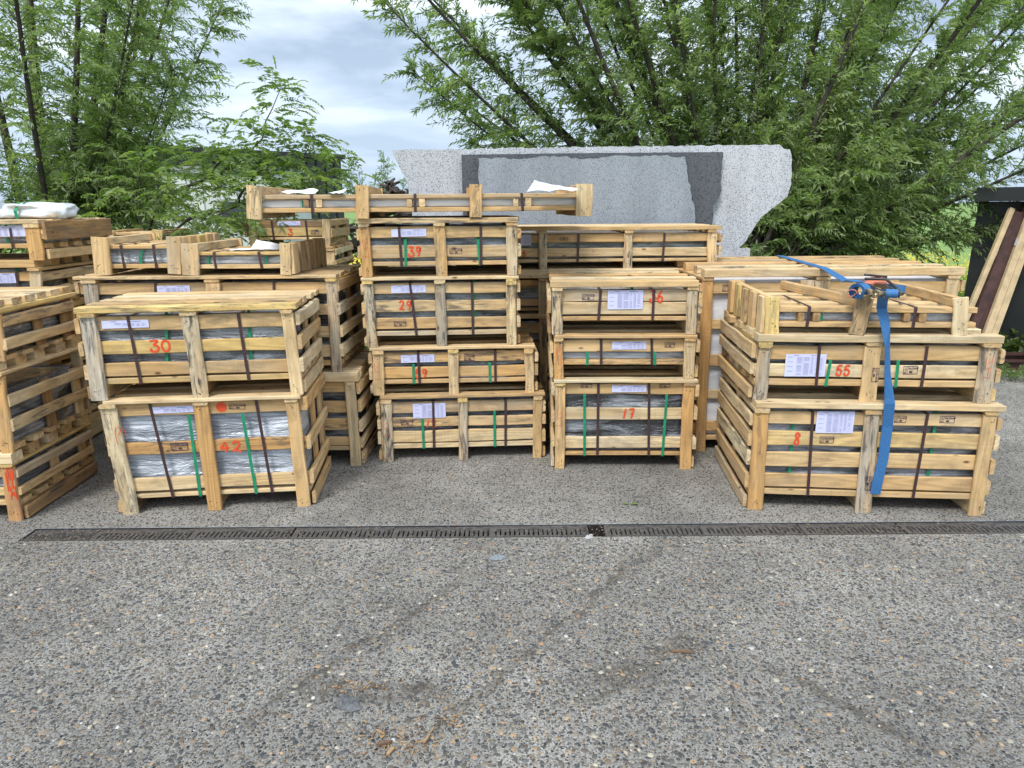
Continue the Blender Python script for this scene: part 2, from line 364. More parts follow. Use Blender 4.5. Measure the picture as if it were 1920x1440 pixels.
# rubber-stamp mark: frame, pictogram and letters (built-in font turned into a mesh once)
def text_mesh(body, size):
    cu = bpy.data.curves.new('t', 'FONT'); cu.body = body; cu.size = size; cu.offset = .006; cu.resolution_u = 1
    o = bpy.data.objects.new('t', cu); COL.objects.link(o)
    dg = bpy.context.evaluated_depsgraph_get(); me = bpy.data.meshes.new_from_object(o.evaluated_get(dg))
    vs = [tuple(v.co) for v in me.vertices]; fs = [tuple(p.vertices) for p in me.polygons]
    bpy.data.objects.remove(o); bpy.data.curves.remove(cu); bpy.data.meshes.remove(me); return vs, fs
def stamp_mesh():
    mb = MB(); W, Hh, b = 1.0, .46, .032
    for a, c in (((0, 0), (W, b)), ((0, Hh - b), (W, Hh)), ((0, b), (b, Hh - b)), ((W - b, b), (W, Hh - b)), ((.27, b), (.29, Hh - b))):
        mb.add([(a[0], 0, a[1]), (c[0], 0, a[1]), (c[0], 0, c[1]), (a[0], 0, c[1])], [(0, 1, 2, 3)])
    for body, size, x, z in (('TN-CH187', .155, .32, .27), ('MB', .17, .42, .08), ('IPPC', .085, .05, .06)):
        v, f = text_mesh(body, size); mb.add([(p[0] + x, -.001, p[1] + z) for p in v], f)
    for k in range(5):
        z = .18 + k * .045; w = .09 - abs(k - 2) * .02
        mb.add([(.155 - w, -.001, z), (.155 + w, -.001, z + .01), (.155 + w, -.001, z + .026), (.155 - w, -.001, z + .016)], [(0, 1, 2, 3)])
    return newmesh('stamp_mark', mb.v, mb.f, [STAMP])
STAMPM = stamp_mesh()
def stamp(parent, x0, z0, x1, z1, y=.0186, vert=False):
    if vert:
        s = z1 - z0; M = Matrix.Translation((x0 + .2 * (x1 - x0), y, z1)) @ Matrix.Rotation(math.pi / 2, 4, 'Y') @ Matrix.Diagonal((s, 1, (x1 - x0) * 1.6, 1))
        M = Matrix.Translation((x0, y, z1)) @ Matrix.Rotation(math.pi / 2, 4, 'Y') @ Matrix.Diagonal((s, 1, (x1 - x0) / .46, 1))
    else:
        M = Matrix.Translation((x0, y, z0)) @ Matrix.Rotation(rnd.uniform(-.05, .05), 4, 'Y') @ Matrix.Diagonal((x1 - x0, 1, (z1 - z0) / .46, 1))
    return link('stamp_mark', STAMPM, parent, M)
def paper(parent, x0, z0, x1, z1, y=.0172):
    r = random.Random(int((x0 * 91 + z1 * 173) * 1000)); w, h = x1 - x0, z1 - z0
    n, k = 8, 4; vs = []; fs = []
    for i in range(n + 1):
        for j in range(k + 1):
            vs.append((w * i / n, -.0014 * abs(math.sin(i * .9 + j * .6 + x0 * 9)), h * j / k + .002 * (i / n - .5)))
    for i in range(n):
        for j in range(k): fs.append((i * (k + 1) + j, (i + 1) * (k + 1) + j, (i + 1) * (k + 1) + j + 1, i * (k + 1) + j + 1))
    p = link('paper_label', newmesh('paper_label', vs, fs, [PAPER], smooth=True), parent, Matrix.Translation((x0, y, z0)))
    mb = MB(); yy = -.0022
    def bar(a, b, c, d): mb.add([(a, yy, b), (c, yy, b), (c, yy, d), (a, yy, d)], [(0, 1, 2, 3)])
    def word(x, z, ln, hh=.0028):
        q = x
        while q < x + ln:
            ww = r.uniform(.0016, .003); bar(q, z, min(q + ww, x + ln), z + hh * r.uniform(.7, 1)); q += ww + .0012
    top = h - .008
    word(w * .2, top, w * .12, .0034); word(w * .62, top, w * .22, .0034)
    rows = int((h - .016) / .0062); cols = [.06, .28, .46, .64, .75, .86]
    for i in range(rows):
        z = h - .017 - i * .0062
        for q, cx in enumerate(cols):
            if q == 0 and i % 4: continue
            if r.random() < .08: continue
            word(w * cx, z, w * (.13 if q < 3 else .055), .0024)
    for cx in (.44, .62, .73, .84, .94): bar(w * cx, .004, w * cx + .0006, h - .012)
    pt = mb.build('printed_text', INK, p); pt['kind'] = 'stuff'
    return p

def wrapped_block(name, label, cat, O, yaw, a, b, kind, seed, foam=False, group=None, bulge=.012):
    """stone slabs under plastic film: a rounded block with wrinkled faces"""
    r = random.Random(seed); a = Vector(a); b = Vector(b); s = b - a
    nx, nz, ny = max(8, int(s.x / .03)), max(4, int(s.z / .022)), 6
    vs = []; fs = []
    import mathutils.noise as mn
    def disp(p, nrm):
        q = Vector((p.x * 3.0, p.y * 4 + seed, p.z * 9 + p.x * 2.2)); w = mn.noise(q) * .5 + mn.noise(q * 2.7) * .3 + mn.noise(q * 6.1) * .18
        return p + nrm * (w * bulge)
    def face(o, u, v, nu, nv, nrm):
        k = len(vs)
        for i in range(nu + 1):
            for j in range(nv + 1):
                fu, fv = i / nu, j / nv; p = o + u * fu + v * fv
                e = min(fu * u.length, (1 - fu) * u.length, fv * v.length, (1 - fv) * v.length)
                p2 = p - nrm * max(0, .010 - e) * .6
                vs.append(tuple(disp(p2, nrm) if e > 1e-6 else p2))
        for i in range(nu):
            for j in range(nv):
                q = k + i * (nv + 1) + j; fs.append((q, q + nv + 1, q + nv + 2, q + 1))
    X, Y, Z = Vector((s.x, 0, 0)), Vector((0, s.y, 0)), Vector((0, 0, s.z))
    face(a, X, Z, nx, nz, Vector((0, -1, 0))); face(a + X, Y, Z, ny, nz, Vector((1, 0, 0))); face(a + X + Y, -X, Z, nx, nz, Vector((0, 1, 0)))
    face(a + Y, -Y, Z, ny, nz, Vector((-1, 0, 0))); face(a + Z, X, Y, nx, ny, Vector((0, 0, 1))); face(a + Y, X, -Y, nx, ny, Vector((0, 0, -1)))
    t = thing(name, label, cat, O, yaw, group)
    link('film_cover', newmesh('film_cover', vs, fs, [WRAP[kind]], smooth=True), t)
    if foam:
        mb = MB(); n = 40
        ps = []; wv = []
        for i in range(n + 1):
            x = a.x + s.x * i / n; z = a.z + .012 + .008 * math.sin(x * 9 + seed) + .004 * math.sin(x * 31)
            ps.append((x, a.y - .014 - .003 * math.sin(x * 17), z)); wv.append((0, 0, .005 + .004 * math.sin(x * 6 + seed * 2)))
        mb.strip(ps, wv, .002); mb.build('foam_edge', FOAM, t)
    return t

CRATES = [
 {'key':'C1','yaw':0.0983,'O':(-2.104,3.444,0.0),'W':0.9959,'D':0.6,'posts':[(0.0,0.084,-0.027,0.054,0.618,'c'),(0.444,0.52,0.439,0.511,0.613,'o'),(0.919,0.996,0.908,0.969,0.608,'t')],'slats':[(0.543,0.616,'t'),(0.331,0.399,'o'),(0.125,0.195,'c')],'deck':(0.082,0.106),'top':(0.644,0.67),'H':0.6381,'labels':[(0.221,0.558,0.43,0.594)],'nums':[('42',0.531,0.328,0.659,0.386)],'stamps':[(0.611,0.567,0.694,0.596),(0.291,0.345,0.378,0.389)],'brown':[(0.215,0.611,0.267,0.083),(0.754,0.621,0.79,0.081)],'green':[(0.404,0.54,0.409,0.082,'out'),(0.677,0.541,0.704,0.082,'out')],'wrap':'light','dot':(0.572,0.58),'scrawl':1,'sides':'lr'},
 {'key':'C2','yaw':0.0983,'O':(-2.164,3.438,0.638),'W':1.0535,'D':0.62,'posts':[(-0.001,0.072,-0.004,0.087,0.444,'g'),(0.503,0.578,0.488,0.571,0.433,'s'),(1.005,1.06,0.98,1.049,0.435,'c')],'slats':[(0.36,0.433,'t'),(0.239,0.308,'y'),(0.122,0.192,'c')],'deck':(0.082,0.113),'top':(0.455,0.485),'H':0.4847,'labels':[(0.099,0.375,0.326,0.415)],'nums':[('30',0.309,0.248,0.421,0.309)],'stamps':[],'brown':[(0.23,0.431,0.247,0.08),(0.77,0.427,0.789,0.085)],'green':[(0.405,0.427,0.371,0.076,'in'),(0.814,0.418,0.8,0.062,'in')],'wrap':'mid','sides':'lr','ntop':5},
 {'key':'D1','yaw':0.0,'O':(-2.557,4.15,0.0),'W':1.5914,'D':0.72,'posts':[(0.159,0.227,0.22,0.286,0.556,'c'),(0.821,0.889,0.845,0.911,0.551,'t'),(1.524,1.591,1.523,1.585,0.546,'c')],'slats':[(0.48,0.549,'t'),(0.349,0.425,'t'),(0.236,0.307,'t'),(0.133,0.19,'t')],'deck':(0.097,0.126),'top':(0.553,0.603),'H':0.6126,'labels':[],'nums':[],'stamps':[],'brown':[],'green':[],'wrap':'dark','sides':'lr','ntop':7},
 {'key':'D2','yaw':0.0,'O':(-2.585,4.15,0.613),'W':1.5346,'D':0.72,'posts':[(0.0,0.079,0.025,0.12,0.555,'g'),(0.731,0.813,0.76,0.851,0.568,'c'),(1.472,1.535,1.479,1.549,0.562,'g')],'slats':[(0.484,0.551,'t'),(0.352,0.417,'t'),(0.218,0.284,'c'),(0.095,0.168,'t')],'deck':(0.038,0.072),'top':(0.577,0.602),'H':0.5972,'labels':[(0.464,0.495,0.661,0.538)],'nums':[],'stamps':[],'brown':[(0.458,0.546,0.401,0.033),(1.166,0.541,1.131,0.027)],'green':[],'wrap':'dark','sides':'lr','ntop':6},
 {'key':'E1','yaw':0.0349,'O':(-2.471,4.147,1.218),'W':0.507,'D':0.62,'posts':[(0.0,0.096,0.007,0.11,0.219,'t'),(0.429,0.507,0.442,0.528,0.212,'t')],'slats':[(0.15,0.172,'t')],'deck':(0.035,0.06),'top':None,'H':0.219,'labels':[],'nums':[],'stamps':[],'brown':[(0.168,0.177,0.172,0.034),(0.357,0.176,0.359,0.032)],'green':[(0.283,0.114,0.259,0.033,'in')],'wrap':'light','flat':1,'sideposts':'r'},
 {'key':'E2','yaw':-0.0349,'O':(-1.96,4.155,1.21),'W':0.6571,'D':0.66,'posts':[(0.006,0.103,0.011,0.119,0.186,'c'),(0.593,0.657,0.607,0.67,0.183,'c')],'slats':[(0.116,0.135,'t')],'deck':(0.038,0.063),'top':None,'H':0.186,'labels':[],'nums':[],'stamps':[],'brown':[(0.203,0.132,0.205,0.041),(0.471,0.13,0.481,0.043)],'green':[(0.159,0.113,0.15,0.038,'in'),(0.507,0.105,0.501,0.043,'in')],'wrap':'light','flat':1,'sideposts':'r','paper':1},
 {'key':'G1','yaw':0.0536,'O':(-0.837,4.208,0.0),'W':1.0295,'D':0.8,'posts':[(0.0,0.065,0.008,0.075,0.393,'s'),(0.488,0.553,0.495,0.552,0.392,'g'),(0.97,1.03,0.974,1.032,0.395,'t')],'slats':[(0.322,0.396,'t'),(0.226,0.29,'t'),(0.125,0.201,'c')],'deck':(0.082,0.114),'top':(0.433,0.454),'H':0.4429,'labels':[(0.206,0.287,0.413,0.385)],'nums':[('12',0.278,0.225,0.355,0.273)],'stamps':[(0.126,0.243,0.202,0.277)],'brown':[(0.336,0.412,0.331,0.082),(0.797,0.412,0.794,0.08)],'green':[(0.263,0.282,0.265,0.08,'out'),(0.725,0.325,0.725,0.082,'out')],'wrap':'dark','sides':'lr','foam':1},
 {'key':'G2','yaw':0.0536,'O':(-0.872,4.221,0.443),'W':1.0166,'D':0.8,'posts':[(-0.0,0.063,0.002,0.078,0.267,'c'),(0.473,0.537,0.475,0.538,0.265,'c'),(0.962,1.017,0.949,1.01,0.256,'c')],'slats':[(0.203,0.271,'t'),(0.107,0.176,'o')],'deck':(0.068,0.096),'top':(0.291,0.325),'H':0.3091,'labels':[(0.178,0.206,0.387,0.256)],'nums':[('59',0.257,0.104,0.343,0.161)],'stamps':[(0.573,0.212,0.637,0.252)],'brown':[(0.287,0.269,0.289,0.072),(0.769,0.263,0.769,0.065)],'green':[(0.254,0.191,0.252,0.066,'out'),(0.734,0.188,0.735,0.069,'out')],'wrap':'dark','sides':'lr','foam':1},
 {'key':'G3','yaw':0.0536,'O':(-0.891,4.22,0.752),'W':0.9241,'D':0.8,'posts':[(0.0,0.056,-0.012,0.055,0.395,'s'),(0.425,0.491,0.425,0.487,0.389,'g'),(0.861,0.924,0.861,0.92,0.376,'c')],'slats':[(0.326,0.391,'c'),(0.218,0.287,'c'),(0.112,0.178,'t')],'deck':(0.068,0.098),'top':(0.414,0.443),'H':0.432,'labels':[(0.159,0.335,0.369,0.381)],'nums':[('29',0.196,0.23,0.283,0.285)],'stamps':[(0.165,0.127,0.239,0.16)],'brown':[(0.275,0.389,0.301,0.068),(0.652,0.384,0.652,0.075)],'green':[(0.665,0.199,0.669,0.075,'in')],'wrap':'dark','sides':'lr'},
 {'key':'G4','yaw':0.0536,'O':(-0.897,4.22,1.184),'W':0.9365,'D':0.78,'posts':[(-0.0,0.061,-0.007,0.056,0.297,'o'),(0.446,0.511,0.435,0.504,0.305,'t'),(0.874,0.936,0.871,0.938,0.301,'s')],'slats':[(0.23,0.295,'t'),(0.113,0.186,'t')],'deck':(0.065,0.091),'top':(0.318,0.346),'H':0.3485,'labels':[(0.183,0.239,0.391,0.284)],'nums':[('39',0.273,0.121,0.359,0.18)],'stamps':[(0.527,0.134,0.602,0.165)],'brown':[(0.23,0.307,0.235,0.07),(0.718,0.303,0.716,0.065)],'green':[(0.264,0.219,0.26,0.064,'out'),(0.7,0.215,0.71,0.065,'out')],'wrap':'mid','sides':'lr','plytop':1},
 {'key':'L','yaw':0.0745,'O':(-1.535,4.132,1.532),'W':2.0358,'D':0.86,'posts':[(0.006,0.087,0.019,0.105,0.185,'c'),(0.631,0.705,0.637,0.713,0.182,'t'),(1.293,1.369,1.297,1.373,0.184,'t'),(1.935,2.029,1.929,2.034,0.19,'c')],'slats':[(0.111,0.138,'t')],'deck':(0.036,0.063),'top':None,'H':0.19,'labels':[],'nums':[],'stamps':[],'brown':[(0.38,0.134,0.379,0.04),(0.977,0.133,0.976,0.035),(1.607,0.138,1.613,0.027)],'green':[(0.324,0.113,0.323,0.065,'in')],'wrap':'white','flat':1,'blocks':1,'paper':2},
 {'key':'F1','yaw':0.0,'O':(-2.375,6.2,0.0),'W':0.7399,'D':0.7,'posts':[(0.014,0.082,0.059,0.125,1.055,'c'),(0.673,0.74,0.706,0.772,1.05,'c')],'slats':[(0.957,1.033,'t'),(0.824,0.9,'t')],'deck':(0.728,0.757),'top':(1.058,1.077),'H':1.0784,'labels':[],'nums':[],'stamps':[],'brown':[],'green':[],'wrap':'dark','sides':'lr'},
 {'key':'F0','yaw':0.0,'O':(-2.304,6.2,1.078),'W':0.7404,'D':0.7,'posts':[(0.024,0.085,0.04,0.101,0.162,'c'),(0.67,0.741,0.682,0.752,0.157,'c')],'slats':[(0.104,0.155,'t'),(0.039,0.076,'t')],'deck':(0.011,0.029),'top':(0.165,0.184),'H':0.1855,'labels':[],'nums':[],'stamps':[],'brown':[],'green':[],'wrap':'dark','sides':'lr'},
 {'key':'F','yaw':0.0,'O':(-2.308,6.2,1.264),'W':0.7208,'D':0.7,'posts':[(0.014,0.084,0.023,0.098,0.227,'c'),(0.651,0.721,0.669,0.738,0.232,'c')],'slats':[(0.163,0.222,'b'),(0.09,0.163,'y')],'deck':(0.057,0.08),'top':None,'H':0.232,'labels':[(0.268,0.18,0.471,0.215)],'nums':[('3',0.349,0.097,0.4,0.152)],'stamps':[(0.555,0.105,0.624,0.141)],'brown':[(0.22,0.221,0.228,0.057),(0.518,0.219,0.524,0.059)],'green':[],'wrap':'mid','sides':'lr','battop':1},
 {'key':'M0','yaw':0.0,'O':(-3.407,5.9,0.0),'W':0.5066,'D':0.5,'posts':[(-0.115,-0.037,0.009,0.085,1.294,'c'),(0.299,0.387,0.41,0.495,1.295,'c')],'slats':[(1.186,1.256,'t'),(0.989,1.079,'t')],'deck':(0.826,0.854),'top':(1.297,1.319),'H':1.32,'labels':[],'nums':[],'stamps':[],'brown':[],'green':[],'wrap':'mid'},
 {'key':'M','yaw':0.0,'O':(-3.394,5.9,1.32),'W':0.4844,'D':0.5,'posts':[(0.0,0.076,0.016,0.091,0.104,'c'),(0.4,0.484,0.415,0.499,0.105,'c')],'slats':[(0.063,0.085,'t')],'deck':(0.011,0.028),'top':None,'H':0.105,'labels':[],'nums':[],'stamps':[],'brown':[],'green':[(0.277,0.084,0.269,0.028,'in')],'wrap':'mid','flat':1},
 {'key':'H0','yaw':0.0,'O':(-0.446,5.0,0.0),'W':1.9056,'D':0.7,'posts':[(0.0,0.073,0.023,0.093,0.795,'c'),(0.646,0.71,0.644,0.706,0.791,'c'),(1.837,1.906,1.789,1.855,0.781,'c')],'slats':[(0.689,0.761,'t'),(0.558,0.63,'b'),(0.428,0.501,'t')],'deck':(0.363,0.387),'top':(0.803,0.83),'H':0.8347,'labels':[],'nums':[],'stamps':[],'brown':[],'green':[],'wrap':'dark','sides':'lr'},
 {'key':'H1','yaw':0.0,'O':(-0.422,5.0,0.835),'W':1.8282,'D':0.7,'posts':[(0.0,0.07,0.007,0.076,0.246,'c'),(0.619,0.681,0.619,0.68,0.241,'c'),(1.762,1.828,1.748,1.813,0.232,'c')],'slats':[(0.179,0.24,'o'),(0.055,0.102,'t')],'deck':(0.02,0.043),'top':(0.257,0.291),'H':0.3183,'labels':[],'nums':[],'stamps':[],'brown':[],'green':[],'wrap':'dark','sides':'lr','ntop':6},
 {'key':'H','yaw':0.0,'O':(-0.405,5.0,1.153),'W':1.8795,'D':0.7,'posts':[(0.011,0.072,0.019,0.079,0.26,'c'),(0.602,0.663,0.602,0.658,0.249,'s'),(1.208,1.269,1.207,1.267,0.251,'s'),(1.807,1.868,1.794,1.862,0.25,'c')],'slats':[(0.188,0.247,'t'),(0.087,0.15,'c')],'deck':(0.053,0.075),'top':(0.271,0.297),'H':0.2969,'labels':[(0.474,0.171,0.549,0.245)],'nums':[('6',0.485,0.093,0.515,0.137)],'stamps':[(0.75,0.202,0.81,0.228)],'brown':[(0.886,0.246,0.881,0.052),(1.494,0.249,1.488,0.055)],'green':[],'wrap':'mid','sides':'lr'},
 {'key':'I1','yaw':-0.032,'O':(0.263,4.072,0.0),'W':0.8438,'D':0.8,'posts':[(0.0,0.063,-0.001,0.06,0.562,'t'),(0.781,0.844,0.77,0.844,0.545,'o')],'slats':[(0.479,0.547,'t'),(0.316,0.391,'c'),(0.131,0.205,'l')],'deck':(0.082,0.106),'top':(0.575,0.605),'H':0.576,'labels':[(0.344,0.493,0.553,0.537)],'nums':[('17',0.408,0.326,0.487,0.388)],'stamps':[(0.156,0.52,0.223,0.55),(0.631,0.52,0.697,0.55)],'brown':[(0.262,0.557,0.266,0.082),(0.568,0.56,0.584,0.083)],'green':[(0.179,0.476,0.186,0.089,'out'),(0.678,0.476,0.67,0.091,'out')],'wrap':'dark','sides':'lr'},
 {'key':'I2','yaw':-0.032,'O':(0.253,4.083,0.576),'W':0.8482,'D':0.8,'posts':[(0.003,0.061,0.001,0.056,0.247,'o'),(0.781,0.848,0.777,0.843,0.252,'c')],'slats':[(0.164,0.239,'t')],'deck':(0.085,0.115),'top':(0.259,0.292),'H':0.2726,'labels':[(0.349,0.18,0.554,0.229)],'nums':[],'stamps':[(0.664,0.193,0.723,0.222)],'brown':[(0.283,0.239,0.287,0.085),(0.585,0.239,0.592,0.091)],'green':[(0.202,0.161,0.203,0.085,'out'),(0.605,0.16,0.611,0.091,'out')],'wrap':'light','sides':'lr'},
 {'key':'I3','yaw':-0.032,'O':(0.238,4.083,0.849),'W':0.8599,'D':0.8,'posts':[(0.003,0.064,0.001,0.064,0.279,'s'),(0.797,0.86,0.794,0.856,0.276,'s')],'slats':[(0.195,0.264,'t'),(0.118,0.192,'l')],'deck':(0.08,0.106),'top':(0.283,0.32),'H':0.3201,'labels':[(0.331,0.15,0.538,0.262)],'nums':[('36',0.572,0.193,0.659,0.259)],'stamps':[(0.179,0.207,0.25,0.242)],'brown':[(0.288,0.263,0.279,0.08),(0.6,0.262,0.599,0.079)],'green':[(0.477,0.114,0.475,0.082,'in')],'wrap':'mid','sides':'lr','ntop':5},
 {'key':'J','yaw':0.0,'O':(1.212,4.36,0.0),'W':1.6194,'D':1.05,'posts':[(0.0,0.071,-0.017,0.057,1.148,'o'),(0.758,0.847,0.694,0.784,1.146,'c'),(1.541,1.619,1.522,1.595,1.14,'c')],'slats':[(1.048,1.119,'t'),(0.824,0.886,'t'),(0.582,0.656,'t'),(0.356,0.421,'t'),(0.142,0.205,'t')],'deck':(0.075,0.105),'top':(1.155,1.205),'H':1.2047,'labels':[],'nums':[],'stamps':[(0.118,1.065,0.193,1.105)],'brown':[],'green':[],'wrap':'white','sides':'lr','ntop':5},
 {'key':'K1','yaw':-0.0896,'O':(1.267,3.452,0.0),'W':1.1952,'D':0.83,'posts':[(0.0,0.078,-0.009,0.069,0.546,'o'),(0.565,0.636,0.543,0.627,0.548,'g'),(1.134,1.195,1.123,1.194,0.559,'t')],'slats':[(0.483,0.55,'c'),(0.362,0.442,'c'),(0.245,0.326,'t'),(0.127,0.203,'t')],'deck':(0.084,0.117),'top':(0.575,0.612),'H':0.6061,'labels':[(0.314,0.438,0.502,0.555)],'nums':[('8',0.207,0.368,0.247,0.436)],'stamps':[(0.342,0.38,0.413,0.417),(0.59,0.131,0.63,0.208,'v'),(0.702,0.501,0.76,0.537),(0.924,0.503,0.997,0.539)],'brown':[(0.292,0.554,0.31,0.089),(0.86,0.553,0.848,0.085)],'green':[(0.206,0.497,0.213,0.086,'in'),(0.918,0.511,0.921,0.099,'in')],'wrap':'mid','sides':'lr'},
 {'key':'K2','yaw':-0.0896,'O':(1.258,3.483,0.606),'W':1.1833,'D':0.83,'posts':[(-0.001,0.075,0.008,0.071,0.278,'g'),(0.537,0.616,0.531,0.613,0.298,'c'),(1.096,1.178,1.09,1.175,0.314,'g')],'slats':[(0.216,0.289,'t'),(0.123,0.188,'l')],'deck':(0.077,0.112),'top':(0.312,0.348),'H':0.3504,'labels':[(0.151,0.126,0.353,0.244)],'nums':[('55',0.404,0.133,0.48,0.187)],'stamps':[(0.739,0.143,0.809,0.186),(0.579,0.107,0.612,0.18,'v')],'brown':[(0.313,0.305,0.316,0.08),(0.837,0.321,0.836,0.085)],'green':[(0.375,0.214,0.364,0.081,'out'),(0.707,0.218,0.71,0.086,'out')],'wrap':'dark','sides':'lr'},
 {'key':'K3','yaw':-0.0896,'O':(1.289,3.48,0.956),'W':1.0239,'D':0.8,'posts':[(-0.0,0.071,-0.009,0.061,0.179,'y'),(0.408,0.486,0.432,0.508,0.179,'c'),(0.913,0.981,0.892,0.962,0.188,'l')],'slats':[(0.107,0.137,'t')],'deck':(0.033,0.061),'top':None,'H':0.188,'labels':[],'nums':[],'stamps':[],'brown':[(0.214,0.132,0.21,0.037),(0.727,0.142,0.725,0.046)],'green':[(0.279,0.108,0.286,0.037,'in')],'wrap':'light','flat':1,'sideposts':'l','blocks':1},
 {'key':'A1','yaw':0.0175,'O':(-3.875,3.357,0.0),'W':1.2736,'D':0.7,'posts':[(0.069,0.137,0.085,0.166,0.34,'c'),(1.201,1.274,1.219,1.285,0.317,'r')],'slats':[(0.239,0.286,'t'),(0.137,0.182,'c')],'deck':(0.082,0.112),'top':(0.326,0.358),'H':0.3812,'labels':[],'nums':[],'stamps':[],'brown':[],'green':[],'wrap':'mid','sides':'r'},
 {'key':'A2','yaw':0.0175,'O':(-3.805,3.359,0.381),'W':1.2294,'D':0.7,'posts':[(0.027,0.107,0.114,0.192,0.423,'c'),(1.163,1.228,1.192,1.255,0.407,'o')],'slats':[(0.252,0.308,'c'),(0.11,0.167,'t')],'deck':(0.008,0.037),'top':(0.43,0.468),'H':0.4801,'labels':[],'nums':[],'stamps':[],'brown':[],'green':[],'wrap':'mid','sides':'r'},
 {'key':'A3','yaw':0.0524,'O':(-3.709,3.342,0.861),'W':1.1646,'D':0.66,'posts':[(0.05,0.124,0.067,0.14,0.253,'c'),(1.103,1.165,1.126,1.187,0.236,'o')],'slats':[(0.166,0.22,'c'),(0.045,0.099,'t')],'deck':(0.001,0.023),'top':(0.267,0.302),'H':0.3015,'labels':[],'nums':[],'stamps':[],'brown':[],'green':[],'wrap':'mid','sides':'r','ntop':6},
 {'key':'B1','yaw':0.0,'O':(-4.412,4.3,0.0),'W':1.3802,'D':0.75,'posts':[(0.0,0.087,0.134,0.219,0.596,'c'),(1.303,1.38,1.375,1.45,0.586,'c')],'slats':[(0.496,0.566,'t'),(0.335,0.407,'t')],'deck':(0.19,0.226),'top':(0.596,0.63),'H':0.6316,'labels':[],'nums':[],'stamps':[],'brown':[],'green':[],'wrap':'mid','sides':'r'},
 {'key':'B2','yaw':0.0,'O':(-4.269,4.3,0.632),'W':1.3199,'D':0.75,'posts':[(0.0,0.085,0.077,0.16,0.307,'c'),(1.245,1.32,1.28,1.354,0.297,'c')],'slats':[(0.211,0.279,'t'),(0.091,0.16,'t')],'deck':(0.036,0.064),'top':(0.309,0.333),'H':0.3338,'labels':[],'nums':[],'stamps':[],'brown':[],'green':[],'wrap':'mid','sides':'r'},
 {'key':'B3','yaw':0.0,'O':(-4.186,4.3,0.965),'W':1.2617,'D':0.72,'posts':[(0.0,0.083,0.069,0.151,0.276,'c'),(1.189,1.262,1.226,1.297,0.267,'c')],'slats':[(0.202,0.26,'t'),(0.109,0.162,'t')],'deck':(0.049,0.076),'top':(0.288,0.314),'H':0.3311,'labels':[(0.928,0.192,1.124,0.253)],'nums':[],'stamps':[],'brown':[(1.138,0.26,1.119,0.048)],'green':[(1.12,0.194,1.099,0.049,'in')],'wrap':'mid','sides':'r'},
 {'key':'B4','yaw':0.0,'O':(-4.103,4.3,1.296),'W':1.2507,'D':0.72,'posts':[(0.0,0.081,0.048,0.129,0.194,'c'),(1.153,1.251,1.164,1.248,0.194,'o')],'slats':[(0.135,0.195,'c')],'deck':(0.071,0.1),'top':(0.218,0.243),'H':0.2429,'labels':[(0.797,0.143,1.152,0.204)],'nums':[],'stamps':[(1.09,0.128,1.145,0.166)],'brown':[(1.066,0.192,1.06,0.058)],'green':[(1.015,0.129,1.017,0.071,'in')],'wrap':'light','sides':'r'},
]


def band(parent, pts, w, m, name):
    """a strap lying on a polyline; width along local x"""
    mb = MB(); mb.strip(pts, [Vector((w / 2, 0, 0))] * len(pts), .0012); return mb.build(name, m, parent)

LABELS = {
 'C1': 'bottom crate of the front left stack, marked 42, with pale bubble wrap showing',
 'C2': 'slatted wooden crate marked 30, on top of the crate marked 42',
 'D1': 'tall wooden crate on the ground behind and to the right of the crate marked 42',
 'D2': 'wide wooden crate behind the crate marked 30, carrying two low open crates',
 'E1': 'left of the two low open crates on the wide crate behind crate 30',
 'E2': 'right of the two low open crates on the wide crate, loose white paper on top',
 'G1': 'wooden crate marked 12 on the ground, bottom of the tall central stack',
 'G2': 'low wooden crate marked 59, second from the ground in the central stack',
 'G3': 'wooden crate marked 29, third from the ground in the central stack',
 'G4': 'wooden crate marked 39 under the long overhanging crate',
 'L': 'very long low open crate with four posts, highest of all, overhanging crate 39',
 'F1': 'lowest crate of the far stack behind, under the crate marked 3',
 'F0': 'wooden crate directly beneath the crate marked 3 in the far stack',
 'F': 'small far wooden crate marked 3 with brown and yellow slats',
 'M0': 'crate in the far background that carries the small low crate left of centre',
 'M': 'small low crate far behind, seen over the left low open crate',
 'H0': 'long wooden crate on the ground at the back between the central stack and crate 36',
 'H1': 'middle long crate of the back stack, under the four post crate marked 6',
 'H': 'long wooden crate marked 6 in front of the granite slabs',
 'I1': 'wooden crate marked 17 on the ground with dark bubble wrap and green straps',
 'I2': 'low wooden crate between the crates marked 36 and 17',
 'I3': 'wooden crate marked 36 with a paper hanging over a bark edged slat',
 'J': 'tallest wooden crate, white foam inside, behind the blue strapped stack',
 'K1': 'wide wooden crate marked 8 on the ground at the right',
 'K2': 'wooden crate marked 55 lying on the crate marked 8',
 'K3': 'low open crate with a crooked loose post, under the blue ratchet strap',
 'A1': 'lowest crate at the left edge, its front post smeared with red paint',
 'A2': 'middle crate of the near stack at the left edge, above the red smeared post',
 'A3': 'top crate of the near stack at the left edge, loose slats on its lid',
 'B1': 'lowest crate of the stack behind at the left edge, mostly hidden',
 'B2': 'second crate from the ground in the rear stack at the left edge',
 'B3': 'third crate of the rear stack at the left edge, small paper beside its post',
 'B4': 'top crate of the rear left stack with a brown side board, under milky plastic bags'}
WL = {'dark': 'dark', 'mid': 'grey', 'light': 'pale silvery', 'white': 'white'}
